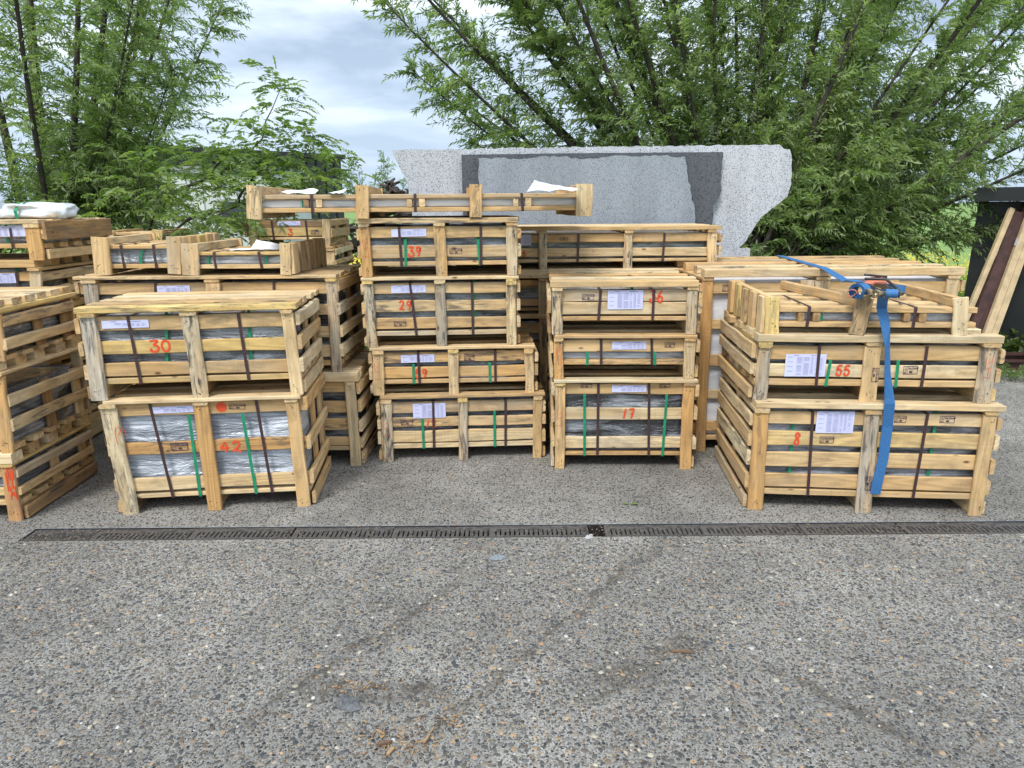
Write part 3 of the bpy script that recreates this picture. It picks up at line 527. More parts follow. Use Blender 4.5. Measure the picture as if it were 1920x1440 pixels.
WN = {'C1': 'the bottom crate of the front left stack', 'C2': 'the top crate of the front left stack', 'D1': 'the tall ground crate behind the front left stack', 'D2': 'the wide crate carrying two low open crates',
      'E1': 'the left low open crate', 'E2': 'the low open crate under loose white paper', 'G1': 'the ground crate of the central stack', 'G2': 'the low second crate of the central stack',
      'G3': 'the third crate of the central stack', 'G4': 'the fourth crate of the central stack', 'L': 'the long overhanging top crate', 'F1': 'the lowest far crate beneath the yellow slatted one', 'F0': 'the second far crate beneath the yellow slatted one',
      'F': 'the small far crate with a yellow slat', 'M0': 'the background crate carrying the smallest low crate', 'M': 'the smallest low crate far behind', 'H0': 'the lowest long crate at the back', 'H1': 'the middle long crate at the back', 'H': 'the long crate before the granite slabs',
      'I1': 'the ground crate right of the central stack', 'I2': 'the middle crate right of the central stack', 'I3': 'the top crate right of the central stack', 'J': 'the tallest crate at the back right',
      'K1': 'the wide ground crate of the blue strapped stack', 'K2': 'the middle crate of the blue strapped stack', 'K3': 'the low crate under the blue ratchet',
      'A1': 'the crate with the red smeared post', 'A2': 'the middle crate at the near left edge', 'A3': 'the top crate at the near left edge', 'B1': 'the lowest crate of the rear left stack', 'B2': 'the second crate of the rear left stack',
      'B3': 'the third crate of the rear left stack', 'B4': 'the crate under the plastic bags'}
def build_crate(c):
    key = c['key']; W, D, H = c['W'], c['D'], c['H']; T = .02; ST_ = .018
    seed = sum(ord(q) * (i + 3) for i, q in enumerate(key)); r = random.Random(seed)
    flat = c.get('flat'); root = thing('wooden_crate', LABELS[key], 'crate', c['O'], c['yaw'], 'wooden crates of stone slabs')
    cp = r.choice
    dz0, dz1 = c['deck']; top = c['top']
    if top:
        tz0 = min(top[0], H - .019); tz1 = H - .0005
    else: tz0 = tz1 = H
    sl = c['slats']; ztop = max(s[1] for s in sl)
    if c.get('battop'): tz0 = H
    fronts = []
    for i, (f0, f1, t0, t1, zt, pc) in enumerate(c['posts']):
        if top: zt = min(zt, tz0 - .02)
        elif not flat: zt = min(zt, H - .001)
        else: zt = H - .001 if zt < H else zt
        w = ((f1 - f0) + (t1 - t0)) / 2; zb = .0
        lean = (t0 + t1 - f0 - f1) / 2
        L = zt - zb
        nails = [(-L / 2 + r.uniform(.012, .06), r.uniform(-.3, .3) * w) for _ in range(5)] + [(L / 2 - r.uniform(.012, .04), r.uniform(-.3, .3) * w) for _ in range(3)]
        zz = min(.0, 0)
        tp = flat and key == 'K3' and i == 1
        yo = T / 2 - (.012 if tp else 0)
        plank(root, 'post', ((f0 + f1) / 2, yo, zb + .001), ((t0 + t1) / 2, yo, zt), w, T - .001, (-1, 0, 0), pc, wob=.0028, wane=(1 if pc in 'gs' else .15), nails=nails)
        fronts.append(((f0 + f1) / 2, (t0 + t1) / 2, w))
        # rear post
        if not flat: plank(root, 'post', ((f0 + f1) / 2, D + .011, .001), ((f0 + f1) / 2, D + .011, zt), w, T - .001, (1, 0, 0), cp('ctc'), wob=.002)
        else: plank(root, 'post', ((f0 + f1) / 2, D + .011, .001), ((f0 + f1) / 2, D + .011, H), w, T - .001, (1, 0, 0), cp('ctc'))
        # skid under the deck, running back from the post
        sx = min(max((f0 + f1) / 2, .022), W - .022)
        if dz0 > .02:
            plank(root, 'skid', (sx, T + .001, dz0 / 2), (sx, D - .0005, dz0 / 2), dz0 - .002, min(.042, w * .6), (0, 0, 1), cp('ctbt'), nails=())
        # lid batten over the post
        if top or c.get('battop'):
            bz0, bz1 = zt + .001, (tz0 if top else H) - .001
            if bz1 - bz0 > .008:
                bx = min(max((t0 + t1) / 2, .01), W + .02)
                fy = -.004 - r.uniform(0, .012)
                plank(root, 'lid_batten', (bx, fy, (bz0 + bz1) / 2), (bx, D + .02, (bz0 + bz1) / 2), w * 1.02, bz1 - bz0, (1, 0, 0), cp('ctcy'), wane=r.choice([0, .6]))
        if flat:
            bz0, bz1 = ztop + .001, H - .002
            if bz1 - bz0 > .01:
                q = (t0 + t1) / 2; bx0 = q; bx1 = q if not tp else q - .17
                plank(root, 'beam', (bx0, T + .002, (bz0 + bz1) / 2), (bx1, D - .001, (bz0 + bz1) / 2), bz1 - bz0, .034, (0, 0, 1), cp('cty'))
    # horizontal slats front and back; the front ones run behind the posts
    for (z0, z1, col) in sl:
        hh = z1 - z0
        if flat:
            n = 5 if D > .7 else 4
            for k in range(n):
                y = T + .002 + .04 + k * (D - T - .085) / (n - 1)
                plank(root, 'lid_slat', (.004, y, (z0 + z1) / 2), (W - .004, y, (z0 + z1) / 2), .078, hh - .002, (0, 1, 0), col if k == 0 else cp('ctclt'), jig=.004)
            continue
        plank(root, 'slat', (.001, T + ST_ / 2 + .0005, (z0 + z1) / 2), (W - .001, T + ST_ / 2 + .0005, (z0 + z1) / 2), hh, ST_ - .001, (0, 0, 1), col, wob=.0035, jig=.0025, wane=.12)
        plank(root, 'slat', (.001, D - ST_ / 2, (z0 + z1) / 2), (W - .001, D - ST_ / 2, (z0 + z1) / 2), hh, ST_ - .001, (0, 0, 1), cp('ctc'), wob=.003)
        if 'l' in c.get('sides', ''):
            dzv = r.uniform(-.012, .012); y0 = r.uniform(.004, .02)
            plank(root, 'side_slat', (-.013, y0, (z0 + z1) / 2 + dzv), (-.013, D - r.uniform(0, .02), (z0 + z1) / 2 + dzv + r.uniform(-.01, .01)), hh, .022, (0, 0, 1), cp('cctlc'), wob=.004, wane=r.choice([0, .5]))
        if 'r' in c.get('sides', ''):
            dzv = r.uniform(-.012, .012); y0 = r.uniform(-.002, .014)
            plank(root, 'side_slat', (W + .013, y0, (z0 + z1) / 2 + dzv), (W + .013, D - r.uniform(0, .02), (z0 + z1) / 2 + dzv + r.uniform(-.01, .01)), hh, .022, (0, 0, 1), cp('cctlct'), wob=.004, wane=r.choice([0, .5]))
    if not flat:
        for sx, q in ((.010, 'l'), (W - .010, 'r')):
            for yy in (D - .08, D * .5):
                plank(root, 'side_post', (sx, yy, dz1 + .002), (sx, yy, ztop - .002), .07, .018, (0, 1, 0), cp('ctb'))
            plank(root, 'side_rail', (W + .013 if q == 'r' else -.013, T + .003, max(.03, dz0 * .5)), (W + .013 if q == 'r' else -.013, D - .01, max(.03, dz0 * .5)), max(.05, dz0 * .8), .02, (0, 0, 1), cp('cbt')) if dz0 > .06 and q in c.get('sides', '') else None
    else:
        sp = c.get('sideposts', '')
        for q in sp:
            n = 5
            for k in range(n):
                y = .06 + k * (D - .1) / (n - 1)
                if k == 0: y = .062
                xs = W + .012 if q == 'r' else -.012
                plank(root, 'side_post', (xs, y, .001 + r.uniform(0, .006)), (xs, y, H - r.uniform(.0, .006)), .095, .02, (0, 1, 0), cp('ctcty'), nails=())
    # deck
    n = 5
    for k in range(n):
        y = T + .001 + .045 + k * (D - T - .1) / (n - 1)
        plank(root, 'deck_slat', (.002, y, (dz0 + dz1) / 2), (W - .002, y, (dz0 + dz1) / 2), .088, dz1 - dz0 - .001, (0, 1, 0), cp('ctct') if k else cp('tc'), wob=.003)
    # lid slats
    if top:
        n = c.get('ntop', 5)
        for k in range(n):
            y = .033 + k * (D - .06) / (n - 1); e0, e1 = r.uniform(-.02, .012), r.uniform(-.012, .022)
            if k == 0: y = .030
            th = tz1 - tz0
            pl = plank(root, 'lid_slat', (e0, y, (tz0 + tz1) / 2), (W + e1, y, (tz0 + tz1) / 2), (.085 if n < 7 else .07), th, (0, 1, 0), ('y' if (k == 0 and key == 'C2') else cp('ctctlc')) , wob=.003, jig=.004)
    if flat and c.get('blocks'):
        for bx in [q[0] for q in c['brown']]:
            for s_, ww in ((-.035, .03), (.04, .035)):
                plank(root, 'block', (bx + s_, T + .002, (dz1 + sl[0][0]) / 2), (bx + s_, T + .12, (dz1 + sl[0][0]) / 2), sl[0][0] - dz1 - .004, ww, (0, 0, 1), cp('cb'))
    # load
    zt = (sl[0][0] - .003) if flat else min(tz0 - .02, ztop + .012)
    nm = WL[c['wrap']]; cover = 'white foam' if c['wrap'] == 'white' else nm + ' bubble wrap'
    wrapped_block('wrapped_stone', 'stone slabs in %s inside %s' % (cover, WN[key]), 'wrapped stone', c['O'], c['yaw'], (.03, .056, dz1 + .001), (W - .03, D - .05, zt), c['wrap'], seed,
                  foam=c.get('foam', False), group='wrapped stone slabs inside the crates', bulge=.010 if not flat else .006)
    # straps
    zc = lambda z: z
    for (xa, za, xb, zb) in c['brown']:
        if flat: zt2 = ztop + .0015; yb = T - .0005
        else: zt2 = ztop + .0015; yb = T - .003
        lo = dz0 - .0015; pts = []
        sh = (xb - xa) / max(.02, (za - zb)) * (za - lo)
        yb_ = yb - .0012
        pts = [(xa, D * .6, zt2), (xa, yb_ + .01, zt2), (xa, yb_ + .001, zt2 - .001), (xa, yb_, zt2 - .006), ((xa + xb) / 2, yb_ - .001, (zt2 + lo) / 2), (xb, yb_, lo + .006), (xb, yb_ + .001, lo + .0), (xb, yb_ + .012, lo - .0008), (xb, D * .6, lo - .0008)]
        band(root, pts, .0155, BROWN, 'brown_strap')
    for (xa, za, xb, zb, mode) in c['green']:
        if mode == 'out':
            pts = [(xa, .052, za + .02), (xa, .036, za + .008), (xa, .0165, za - .004), ((xa * .5 + xb * .5), .0155, (za + zb) / 2), (xb, .0165, dz0 + .006), (xb, .018, dz0 - .0022), (xb, .2, dz0 - .003)]
            band(root, pts, .0155, GREEN, 'green_strap')
        else:
            pts = [(xa, D * .5, zt + .012), (xa, .06, zt + .014), (xa, .045, zt), ((xa * .5 + xb * .5), .0435, (zt + dz1) / 2), (xb, .044, dz1 + .004)]
            if flat: pts = [(xa, .047, zt - .002), (xb, .0435, (zt + dz1) / 2), (xb, .047, dz1 + .002)]
            band(root, pts, .0155, GREEN, 'green_strap')
    for q in c['labels']: paper(root, *q)
    for q in c['nums']: painted_number(root, *q)
    for q in c['stamps']:
        if len(q) > 4: stamp(root, *q[:4], y=-.0016, vert=True)
        else: stamp(root, *q)
    if 'dot' in c:
        x, z = c['dot']; mb = MB(); nseg = 18
        mb.add([(x + .027 * math.cos(a * 2 * math.pi / nseg) * (1 + .08 * math.sin(a * 3)), .0183, z + .027 * math.sin(a * 2 * math.pi / nseg)) for a in range(nseg)], [tuple(range(nseg))])
        mb.build('red_paint_blot', REDP, root)
    if key == 'C1':
        mb = MB(); ps = [(.035, -.0015, .40), (.03, -.0015, .47), (.05, -.0015, .50), (.06, -.0015, .46), (.045, -.0015, .455), (.07, -.0015, .49), (.085, -.0015, .45)]
        ps = [(p.x, -.0018, p.y) for p in spline([(q[0], q[2]) for q in ps])]
        mb.strip(ps, [Vector((.0012, 0, .0008))] * len(ps), .0005); mb.build('red_scrawl', REDP, root)
    if key == 'A1':
        mb = MB(); f0, f1, t0, t1, zt, _ = c['posts'][1]
        for k in range(26):
            z = .12 + r.random() * (zt - .15); x = f0 + (t0 - f0) * z / zt + .045 + r.uniform(-.02, .02); ln = r.uniform(.02, .07)
            mb.add([(x - .0025, -.0012 - k * 3e-5, z), (x + .0025, -.0012 - k * 3e-5, z), (x + .005, -.0012 - k * 3e-5, z + ln), (x - .001, -.0012 - k * 3e-5, z + ln)], [(0, 1, 2, 3)])
        mb.build('red_paint_smear', REDP, root)
    if key in ('G4', 'K2', 'I2', 'I1', 'G2', 'G1'):
        # thin red handwriting on a post
        mb = MB(); f0, f1, t0, t1, zt, _ = c['posts'][-1 if key == 'K2' else 0]; xm = (f0 + f1) / 2; z = zt * .6
        for a, b_ in (((-.018, .05), (-.014, -.01)), ((-.014, -.01), (.01, .0)), ((.012, .06), (.010, -.05)), ((-.02, -.05), (.016, -.055)), ((-.006, .02), (.01, .035))):
            p0, p1 = Vector((xm + a[0], -.0014, z + a[1])), Vector((xm + b_[0], -.0014, z + b_[1])); d = (p1 - p0).normalized()
            mb.strip([p0, p1], [Vector((-d.z, 0, d.x)) * .0008] * 2, .0004)
        mb.build('red_scrawl', REDP, root)
    if key == 'B4':
        plank(root, 'side_board', (W + .036, -.012, .178), (W + .036, D - .02, .178), .115, .02, (0, 0, 1), 'b', wob=.004)
    return root

roots = {}
for c in CRATES:
    roots[c['key']] = build_crate(c)
# ------------------------------------------------------------------ ground
def concrete_material():
    m, n, l, b, o = mat('exposed_aggregate_concrete')
    t = N(n, 'ShaderNodeTexCoord'); co = t.outputs['Object']
    wp = N(n, 'ShaderNodeTexNoise'); wp.inputs['Scale'].default_value = 60; wp.inputs['Detail'].default_value = 2; l.new(co, wp.inputs['Vector'])
    ws = N(n, 'ShaderNodeVectorMath', operation='SCALE'); l.new(wp.outputs['Color'], ws.inputs[0]); ws.inputs['Scale'].default_value = .006
    wa = N(n, 'ShaderNodeVectorMath', operation='ADD'); l.new(co, wa.inputs[0]); l.new(ws.outputs[0], wa.inputs[1])
    def mr(v, a, b_, c, d):
        r = N(n, 'ShaderNodeMapRange'); r.inputs['From Min'].default_value = a; r.inputs['From Max'].default_value = b_
        r.inputs['To Min'].default_value = c; r.inputs['To Max'].default_value = d; l.new(v, r.inputs['Value']); return r.outputs['Result']
    def noise(s, d=5, rgh=.6):
        x = N(n, 'ShaderNodeTexNoise'); x.inputs['Scale'].default_value = s; x.inputs['Detail'].default_value = d; x.inputs['Roughness'].default_value = rgh; l.new(co, x.inputs['Vector']); return x.outputs['Fac']
    big = noise(.9, 6, .65); mid = noise(4.5, 5)
    paste = mixc(n, l, mr(noise(130, 5, .75), .34, .66, 0, 1), (.105, .101, .092), (.46, .447, .41))  # cement paste; dark flecks also paint the small shadows in its pits
    col = paste; hts = []
    for sc, thr in ((62, .36), (125, .40)):
        v = N(n, 'ShaderNodeTexVoronoi'); v.inputs['Scale'].default_value = sc; l.new(wa.outputs[0], v.inputs['Vector'])
        mask = mr(v.outputs['Distance'], thr - .05, thr + .02, 1, 0)
        sp = N(n, 'ShaderNodeSeparateColor'); l.new(v.outputs['Color'], sp.inputs[0])
        rp = ramp(n, [(0, (.035, .04, .045)), (.22, (.07, .075, .08)), (.4, (.13, .13, .125)), (.55, (.10, .08, .06)), (.68, (.20, .16, .11)), (.82, (.32, .22, .13)), (.88, (.30, .28, .24)), (.97, (.40, .39, .36))])
        rp.color_ramp.interpolation = 'CONSTANT'; l.new(sp.outputs[0], rp.inputs['Fac'])
        has = mr(sp.outputs[1], .38, .39, 0, 1)
        mm = N(n, 'ShaderNodeMath', operation='MULTIPLY'); l.new(mask, mm.inputs[0]); l.new(has, mm.inputs[1])
        col = mixc(n, l, mm.outputs[0], col, rp.outputs['Color']); hts.append(mm.outputs[0])
    # worn, dirty patches and tyre-dark streaks
    shade = mr(big, .38, .62, .74, 1.14)
    s2 = mr(mid, .35, .65, .88, 1.08)
    v = N(n, 'ShaderNodeVectorMath', operation='SCALE'); l.new(col, v.inputs[0]); l.new(shade, v.inputs['Scale'])
    v2 = N(n, 'ShaderNodeVectorMath', operation='SCALE'); l.new(v.outputs[0], v2.inputs[0]); l.new(s2, v2.inputs['Scale'])
    spots = mr(noise(2.2, 8, .75), .58, .70, 0, .6)
    # dirt packed in the old diagonal joints
    sx = N(n, 'ShaderNodeSeparateXYZ'); wob = N(n, 'ShaderNodeTexNoise'); wob.inputs['Scale'].default_value = 5; wob.inputs['Detail'].default_value = 5; l.new(co, wob.inputs['Vector']); l.new(co, sx.inputs[0])
    def math_(op, a, b_=None):
        q = N(n, 'ShaderNodeMath', operation=op)
        for i_, v_ in enumerate((a, b_)):
            if v_ is None: continue
            if isinstance(v_, (int, float)): q.inputs[i_].default_value = v_
            else: l.new(v_, q.inputs[i_])
        return q.outputs[0]
    jit = math_('MULTIPLY', math_('SUBTRACT', wob.outputs['Fac'], .5), .16)
    msk = None
    for (ax_, ay_, bx_, by_, wd_) in ((-.20, 2.76, -.91, 1.84, .020), (.70, 3.06, -.30, 1.78, .022), (.90, 2.15, 1.25, 1.75, .022), (-.20, 2.0, -.75, 2.05, .05), (.25, 2.0, .75, 2.35, .05)):
        L_ = math.hypot(bx_ - ax_, by_ - ay_); ux_, uy_ = (bx_ - ax_) / L_, (by_ - ay_) / L_
        dd = math_('ADD', math_('ADD', math_('MULTIPLY', sx.outputs['X'], -uy_), math_('MULTIPLY', sx.outputs['Y'], ux_)), ax_ * uy_ - ay_ * ux_)
        tt = math_('ADD', math_('ADD', math_('MULTIPLY', sx.outputs['X'], ux_), math_('MULTIPLY', sx.outputs['Y'], uy_)), -(ax_ * ux_ + ay_ * uy_))
        m1 = mr(math_('ABSOLUTE', math_('ADD', dd, jit)), wd_ * .5, wd_ * 1.7, 1, 0)
        m2 = mr(math_('ABSOLUTE', math_('SUBTRACT', tt, L_ / 2)), L_ / 2 - .1, L_ / 2 + .1, 1, 0)
        mm_ = math_('MULTIPLY', m1, m2); msk = mm_ if msk is None else math_('MAXIMUM', msk, mm_)
    msk = math_('MULTIPLY', msk, mr(noise(14, 5), .38, .6, .1, .9))
    c = mixc(n, l, msk, v2.outputs[0], (.085, .072, .056))
    c = mixc(n, l, spots, c, (.095, .082, .066))
    # strip of paler worn concrete: pale dust
    dust = mr(noise(1.6, 7, .7), .58, .75, 0, .35)
    c = mixc(n, l, dust, c, (.33, .325, .31))
    l.new(c, b.inputs['Base Color']); b.inputs['Roughness'].default_value = .82; b.inputs['Specular IOR Level'].default_value = .3
    h = N(n, 'ShaderNodeMath', operation='ADD'); l.new(hts[0], h.inputs[0]); l.new(hts[1], h.inputs[1])
    h2 = N(n, 'ShaderNodeMath', operation='ADD'); l.new(h.outputs[0], h2.inputs[0]); l.new(noise(130, 5, .75), h2.inputs[1])
    bp = N(n, 'ShaderNodeBump'); bp.inputs['Strength'].default_value = .9; bp.inputs['Distance'].default_value = .005
    l.new(h2.outputs[0], bp.inputs['Height']); l.new(bp.outputs[0], b.inputs['Normal'])
    return m
CONC = concrete_material()
def grass_ground():
    m, n, l, b, o = mat('meadow')
    t = N(n, 'ShaderNodeTexCoord'); x = N(n, 'ShaderNodeTexNoise'); x.inputs['Scale'].default_value = 1.5; x.inputs['Detail'].default_value = 8; l.new(t.outputs['Object'], x.inputs['Vector'])
    r = ramp(n, [(.3, (.10, .17, .035)), (.55, (.17, .28, .06)), (.75, (.26, .34, .07))]); l.new(x.outputs['Fac'], r.inputs['Fac']); l.new(r.outputs['Color'], b.inputs['Base Color']); b.inputs['Roughness'].default_value = .9
    return m
# the yard: one sheet with the drainage slot left open
SX0, SX1, SY0, SY1 = -2.47, 6.0, 3.150, 3.292
xs = [-14, SX0, SX1, 14]; ys = [-6, SY0, SY1, 6.9]
vs = [(x, y, 0) for y in ys for x in xs]; fs = [(j * 4 + i, j * 4 + i + 1, (j + 1) * 4 + i + 1, (j + 1) * 4 + i) for j in range(3) for i in range(3) if not (i == 1 and j == 1)]
link('ground', newmesh('ground', vs, fs, [CONC]), kind='structure')
R_ = 900; xo = [-R_, -14, 14, R_]; yo = [-R_, -6, 6.9, R_]
vs = [(x, y, -.004 if abs(x) < 20 and y < 10 else 0) for y in yo for x in xo]
fs = [(j * 4 + i, j * 4 + i + 1, (j + 1) * 4 + i + 1, (j + 1) * 4 + i) for j in range(3) for i in range(3) if not (i == 1 and j == 1)]
link('grass_field', newmesh('grass_field', vs, fs, [grass_ground()]), kind='structure')

# pebbles set in the concrete, real stones near the viewer
PEB = plain('pebble', (1, 1, 1), .62)
nt = PEB.node_tree; at = nt.nodes.new('ShaderNodeAttribute'); at.attribute_name = 'tint'
nt.links.new(at.outputs['Color'], [q for q in nt.nodes if q.type == 'BSDF_PRINCIPLED'][0].inputs['Base Color'])
PAL = np.array([(.055, .057, .058), (.10, .10, .094), (.17, .168, .152), (.115, .095, .075), (.21, .17, .12), (.33, .235, .14), (.34, .20, .11), (.38, .34, .26), (.44, .43, .40)])
PP = np.array([.21, .22, .22, .13, .10, .045, .008, .03, .008]); PP /= PP.sum()
def pebbles(cell, keep, rmin, rmax, seg, y0, y1, seed):
    g = np.random.default_rng(seed)
    X, Y = np.meshgrid(np.arange(-3.6, 3.8, cell), np.arange(y0, y1, cell)); X = X.ravel(); Y = Y.ravel()
    X = X + g.uniform(-.5, .5, len(X)) * cell; Y = Y + g.uniform(-.5, .5, len(Y)) * cell
    dens = .65 + .35 * np.sin(X * 2.1 + 1.3 * np.sin(Y * 3.1)) * np.cos(Y * 2.7 - X)
    ok = (g.random(len(X)) < keep * (.75 + .5 * dens)) & (np.abs(X) < .95 + Y * .85) & ((Y < SY0 - .02) | (Y > SY1 + .02)); X = X[ok]; Y = Y[ok]; n = len(X)
    a = rmin + (rmax - rmin) * g.random(n) ** 1.7; bb = a * g.uniform(.5, .95, n); th = g.uniform(0, math.pi, n); h = g.uniform(.0012, .0032, n) * (a / rmax) ** .3
    ang = np.arange(seg) * 2 * math.pi / seg
    P = []
    for (rr, hh) in ((1.0, -.3), (.72, .75)):
        jit = g.uniform(.82, 1.12, (n, seg)) * rr
        px = np.cos(ang)[None] * a[:, None] * jit; py = np.sin(ang)[None] * bb[:, None] * jit
        P.append(np.stack([X[:, None] + px * np.cos(th)[:, None] - py * np.sin(th)[:, None], Y[:, None] + px * np.sin(th)[:, None] + py * np.cos(th)[:, None], np.repeat((h * hh)[:, None], seg, 1)], -1))
    top = np.stack([X, Y, h], -1)[:, None]
    V = np.concatenate([P[0], P[1], top], 1).reshape(-1, 3); nv = 2 * seg + 1
    F = []
    for j in range(seg):
        k = (j + 1) % seg; F += [(j, k, seg + k), (j, seg + k, seg + j), (seg + j, seg + k, 2 * seg)]
    F = (np.array(F)[None] + (np.arange(n) * nv)[:, None, None]).reshape(-1, 3)
    C = PAL[g.choice(len(PAL), n, p=PP)] * g.uniform(.75, 1.2, (n, 1)); C = np.repeat(C, nv, 0)
    return V, F, C
A_ = pebbles(.0215, .90, .005, .0135, 7, 1.35, 3.13, 3); B_ = pebbles(.0115, .62, .0022, .0050, 5, 1.35, 3.0, 5); C_2 = pebbles(.03, .5, .004, .009, 5, 3.3, 4.6, 8)
V = np.r_[A_[0], B_[0], C_2[0]]; F = np.r_[A_[1], B_[1] + len(A_[0]), C_2[1] + len(A_[0]) + len(B_[0])]; Cc = np.r_[A_[2], B_[2], C_2[2]]
link('gravel', bigmesh('gravel', V, F, [PEB], Cc, smooth=True), kind='stuff', label='rounded pebbles bedded in the worn concrete yard')

# ------------------------------------------------------------------ drainage channel with slotted gratings
IRON = plain('rusty_cast_iron', (.085, .080, .076), .7, metal=.2, noise=.5, scale=30, bump=.6)
DARK = plain('dark_channel', (.022, .018, .015), .9, noise=.5, scale=40)  # near-black tone of the trough below the gratings
dr = thing('drainage_channel', 'black slotted iron drainage channel running across the concrete yard', 'drain', (0, 0, 0))
mb = MB()
mb.box((SX0, SY0 + .002, -.10), (SX1, SY1 - .002, -.085)); mb.box((SX0, SY0, -.10), (SX1, SY0 + .008, -.001)); mb.box((SX0, SY1 - .008, -.10), (SX1, SY1, -.001)); mb.box((SX0, SY0 + .008, -.1), (SX0 + .01, SY1 - .008, -.001)); mb.box((SX1 - .01, SY0 + .008, -.1), (SX1, SY1 - .008, -.001))
mb.build('channel', DARK, dr)
def grate_mesh(L, nb, clog):
    mb = MB(); y0, y1 = SY0 + .009, SY1 - .009; z1 = -.002
    mb.box((0, y0, -.02), (L, y0 + .018, z1)); mb.box((0, y1 - .038, -.02), (L, y1, z1)); mb.box((0, y0 + .018, -.02), (.012, y1 - .038, z1)); mb.box((L - .012, y0 + .018, -.02), (L, y1 - .038, z1))
    p = (L - .024) / nb
    for k in range(nb):
        x = .012 + p * k
        mb.box((x + p * .0, y0 + .0182, -.018), (x + p * .66, y1 - .0382, z1 - .0005))
    return newmesh('grating', mb.v, mb.f, [IRON])
GM = grate_mesh(.5, 20, 0)
x = SX0 + .012; i = 0; rg = random.Random(4)
while x < SX1 - .3:
    gap = .075 if i == 5 else .003
    o = link('grating', GM, dr, Matrix.Translation((x, rg.uniform(-.002, .002), rg.uniform(-.003, .0))) @ Matrix.Rotation(rg.uniform(-.003, .003), 4, 'Z') @ Matrix.Diagonal((.66 if i == 0 else 1, 1, 1, 1)))
    x += (.33 if i == 0 else .5) + gap; i += 1
# dirt lying in the slots
g = np.random.default_rng(9); V = []; F = []; Cl = []
mb = MB()
for k in range(1300):
    cx = g.choice([-2.3, -2.2, -2.0, -.9, .42, 1.9, 1.5, 3.2]) + g.normal(0, .25) if k % 3 else g.uniform(-2.4, 3); cy = g.uniform(SY0 + .012, SY1 - .012); s = g.uniform(.002, .007)
    if not SX0 < cx < SX1: continue
    z = -.003; a = g.uniform(0, 3.1)
    pts = [(cx + s * math.cos(a + q) * g.uniform(.6, 1.4), cy + s * math.sin(a + q), z) for q in (0, 1.6, 3.1, 4.7)]
    mb.add(pts + [(cx, cy, z + s * .8)], [(0, 1, 4), (1, 2, 4), (2, 3, 4), (3, 0, 4)])
mb.build('dirt', plain('dry_dirt', (.13, .11, .085), .95, noise=.4, scale=80), dr, kind='stuff')

# ------------------------------------------------------------------ granite slabs
def granite(name, a, b_, c_, sc, contrast=1.0, rough=.6):
    m, n, l, b, o = mat(name); t = N(n, 'ShaderNodeTexCoord')
    def mr(v, p, q):
        r = N(n, 'ShaderNodeMapRange'); r.inputs['From Min'].default_value = p; r.inputs['From Max'].default_value = q; l.new(v, r.inputs['Value']); return r.outputs['Result']
    x = N(n, 'ShaderNodeTexNoise'); x.inputs['Scale'].default_value = sc; x.inputs['Detail'].default_value = 2; x.inputs['Roughness'].default_value = .5; l.new(t.outputs['Object'], x.inputs['Vector'])
    v = N(n, 'ShaderNodeTexVoronoi'); v.inputs['Scale'].default_value = sc * 1.1; l.new(t.outputs['Object'], v.inputs['Vector'])
    ym = N(n, 'ShaderNodeMapping'); ym.inputs['Scale'].default_value = (3.2, 1, .5); l.new(t.outputs['Object'], ym.inputs[0]); y = N(n, 'ShaderNodeTexNoise'); y.inputs['Scale'].default_value = 1.6; y.inputs['Detail'].default_value = 6; l.new(ym.outputs[0], y.inputs['Vector'])
    sp = N(n, 'ShaderNodeSeparateColor'); l.new(v.outputs['Color'], sp.inputs[0])
    c1 = mixc(n, l, mr(x.outputs['Fac'], .40, .60), a, b_)
    c2 = mixc(n, l, mr(sp.outputs[0], .80, .84), c1, c_)
    bl = N(n, 'ShaderNodeMapRange'); bl.inputs['From Min'].default_value = .3; bl.inputs['From Max'].default_value = .7; bl.inputs['To Min'].default_value = .84; bl.inputs['To Max'].default_value = 1.1; l.new(y.outputs['Fac'], bl.inputs['Value'])
    sc_ = N(n, 'ShaderNodeVectorMath', operation='SCALE'); l.new(c2, sc_.inputs[0]); l.new(bl.outputs['Result'], sc_.inputs['Scale']); l.new(sc_.outputs[0], b.inputs['Base Color'])
    b.inputs['Roughness'].default_value = rough
    return m
G_LIGHT = granite('light_speckled_granite', (.43, .45, .49), (.62, .64, .68), (.20, .21, .23), 170)
G_FRONT = granite('blue_grey_granite', (.25, .28, .32), (.35, .385, .43), (.16, .18, .21), 170, rough=.4)
G_DARK = granite('dark_granite', (.080, .086, .10), (.105, .112, .13), (.05, .052, .06), 90, rough=.4)
def slab(name, label, pts, Y, th, m, rough=.006, seed=1, rough_edges=None, lean=0.0):
    r = random.Random(seed); P = []
    for i in range(len(pts)):
        a = Vector(pts[i]); b_ = Vector(pts[(i + 1) % len(pts)]); L = (b_ - a).length; k = max(1, int(L / .035)); nn = Vector((-(b_ - a).y, (b_ - a).x)).normalized()
        jag = rough if (rough_edges is None or i in rough_edges) else .0006
        for q in range(k):
            P.append(a + (b_ - a) * (q / k) + nn * r.uniform(-1, 1) * jag * (0 if q == 0 else 1))
    n = len(P); vs = [(p.x, 0, p.y) for p in P] + [(p.x + r.uniform(-1, 1) * rough * .5, th, p.y + r.uniform(-1, 1) * rough * .5) for p in P]
    fs = [tuple(range(n)), tuple(range(n, 2 * n))[::-1]] + [(i, n + i, n + (i + 1) % n, (i + 1) % n) for i in range(n)]
    me = newmesh(name, vs, fs, [m]); o = link(name, me, None, None, label=label, category='granite slab'); o.location = (0, Y, 0); return o
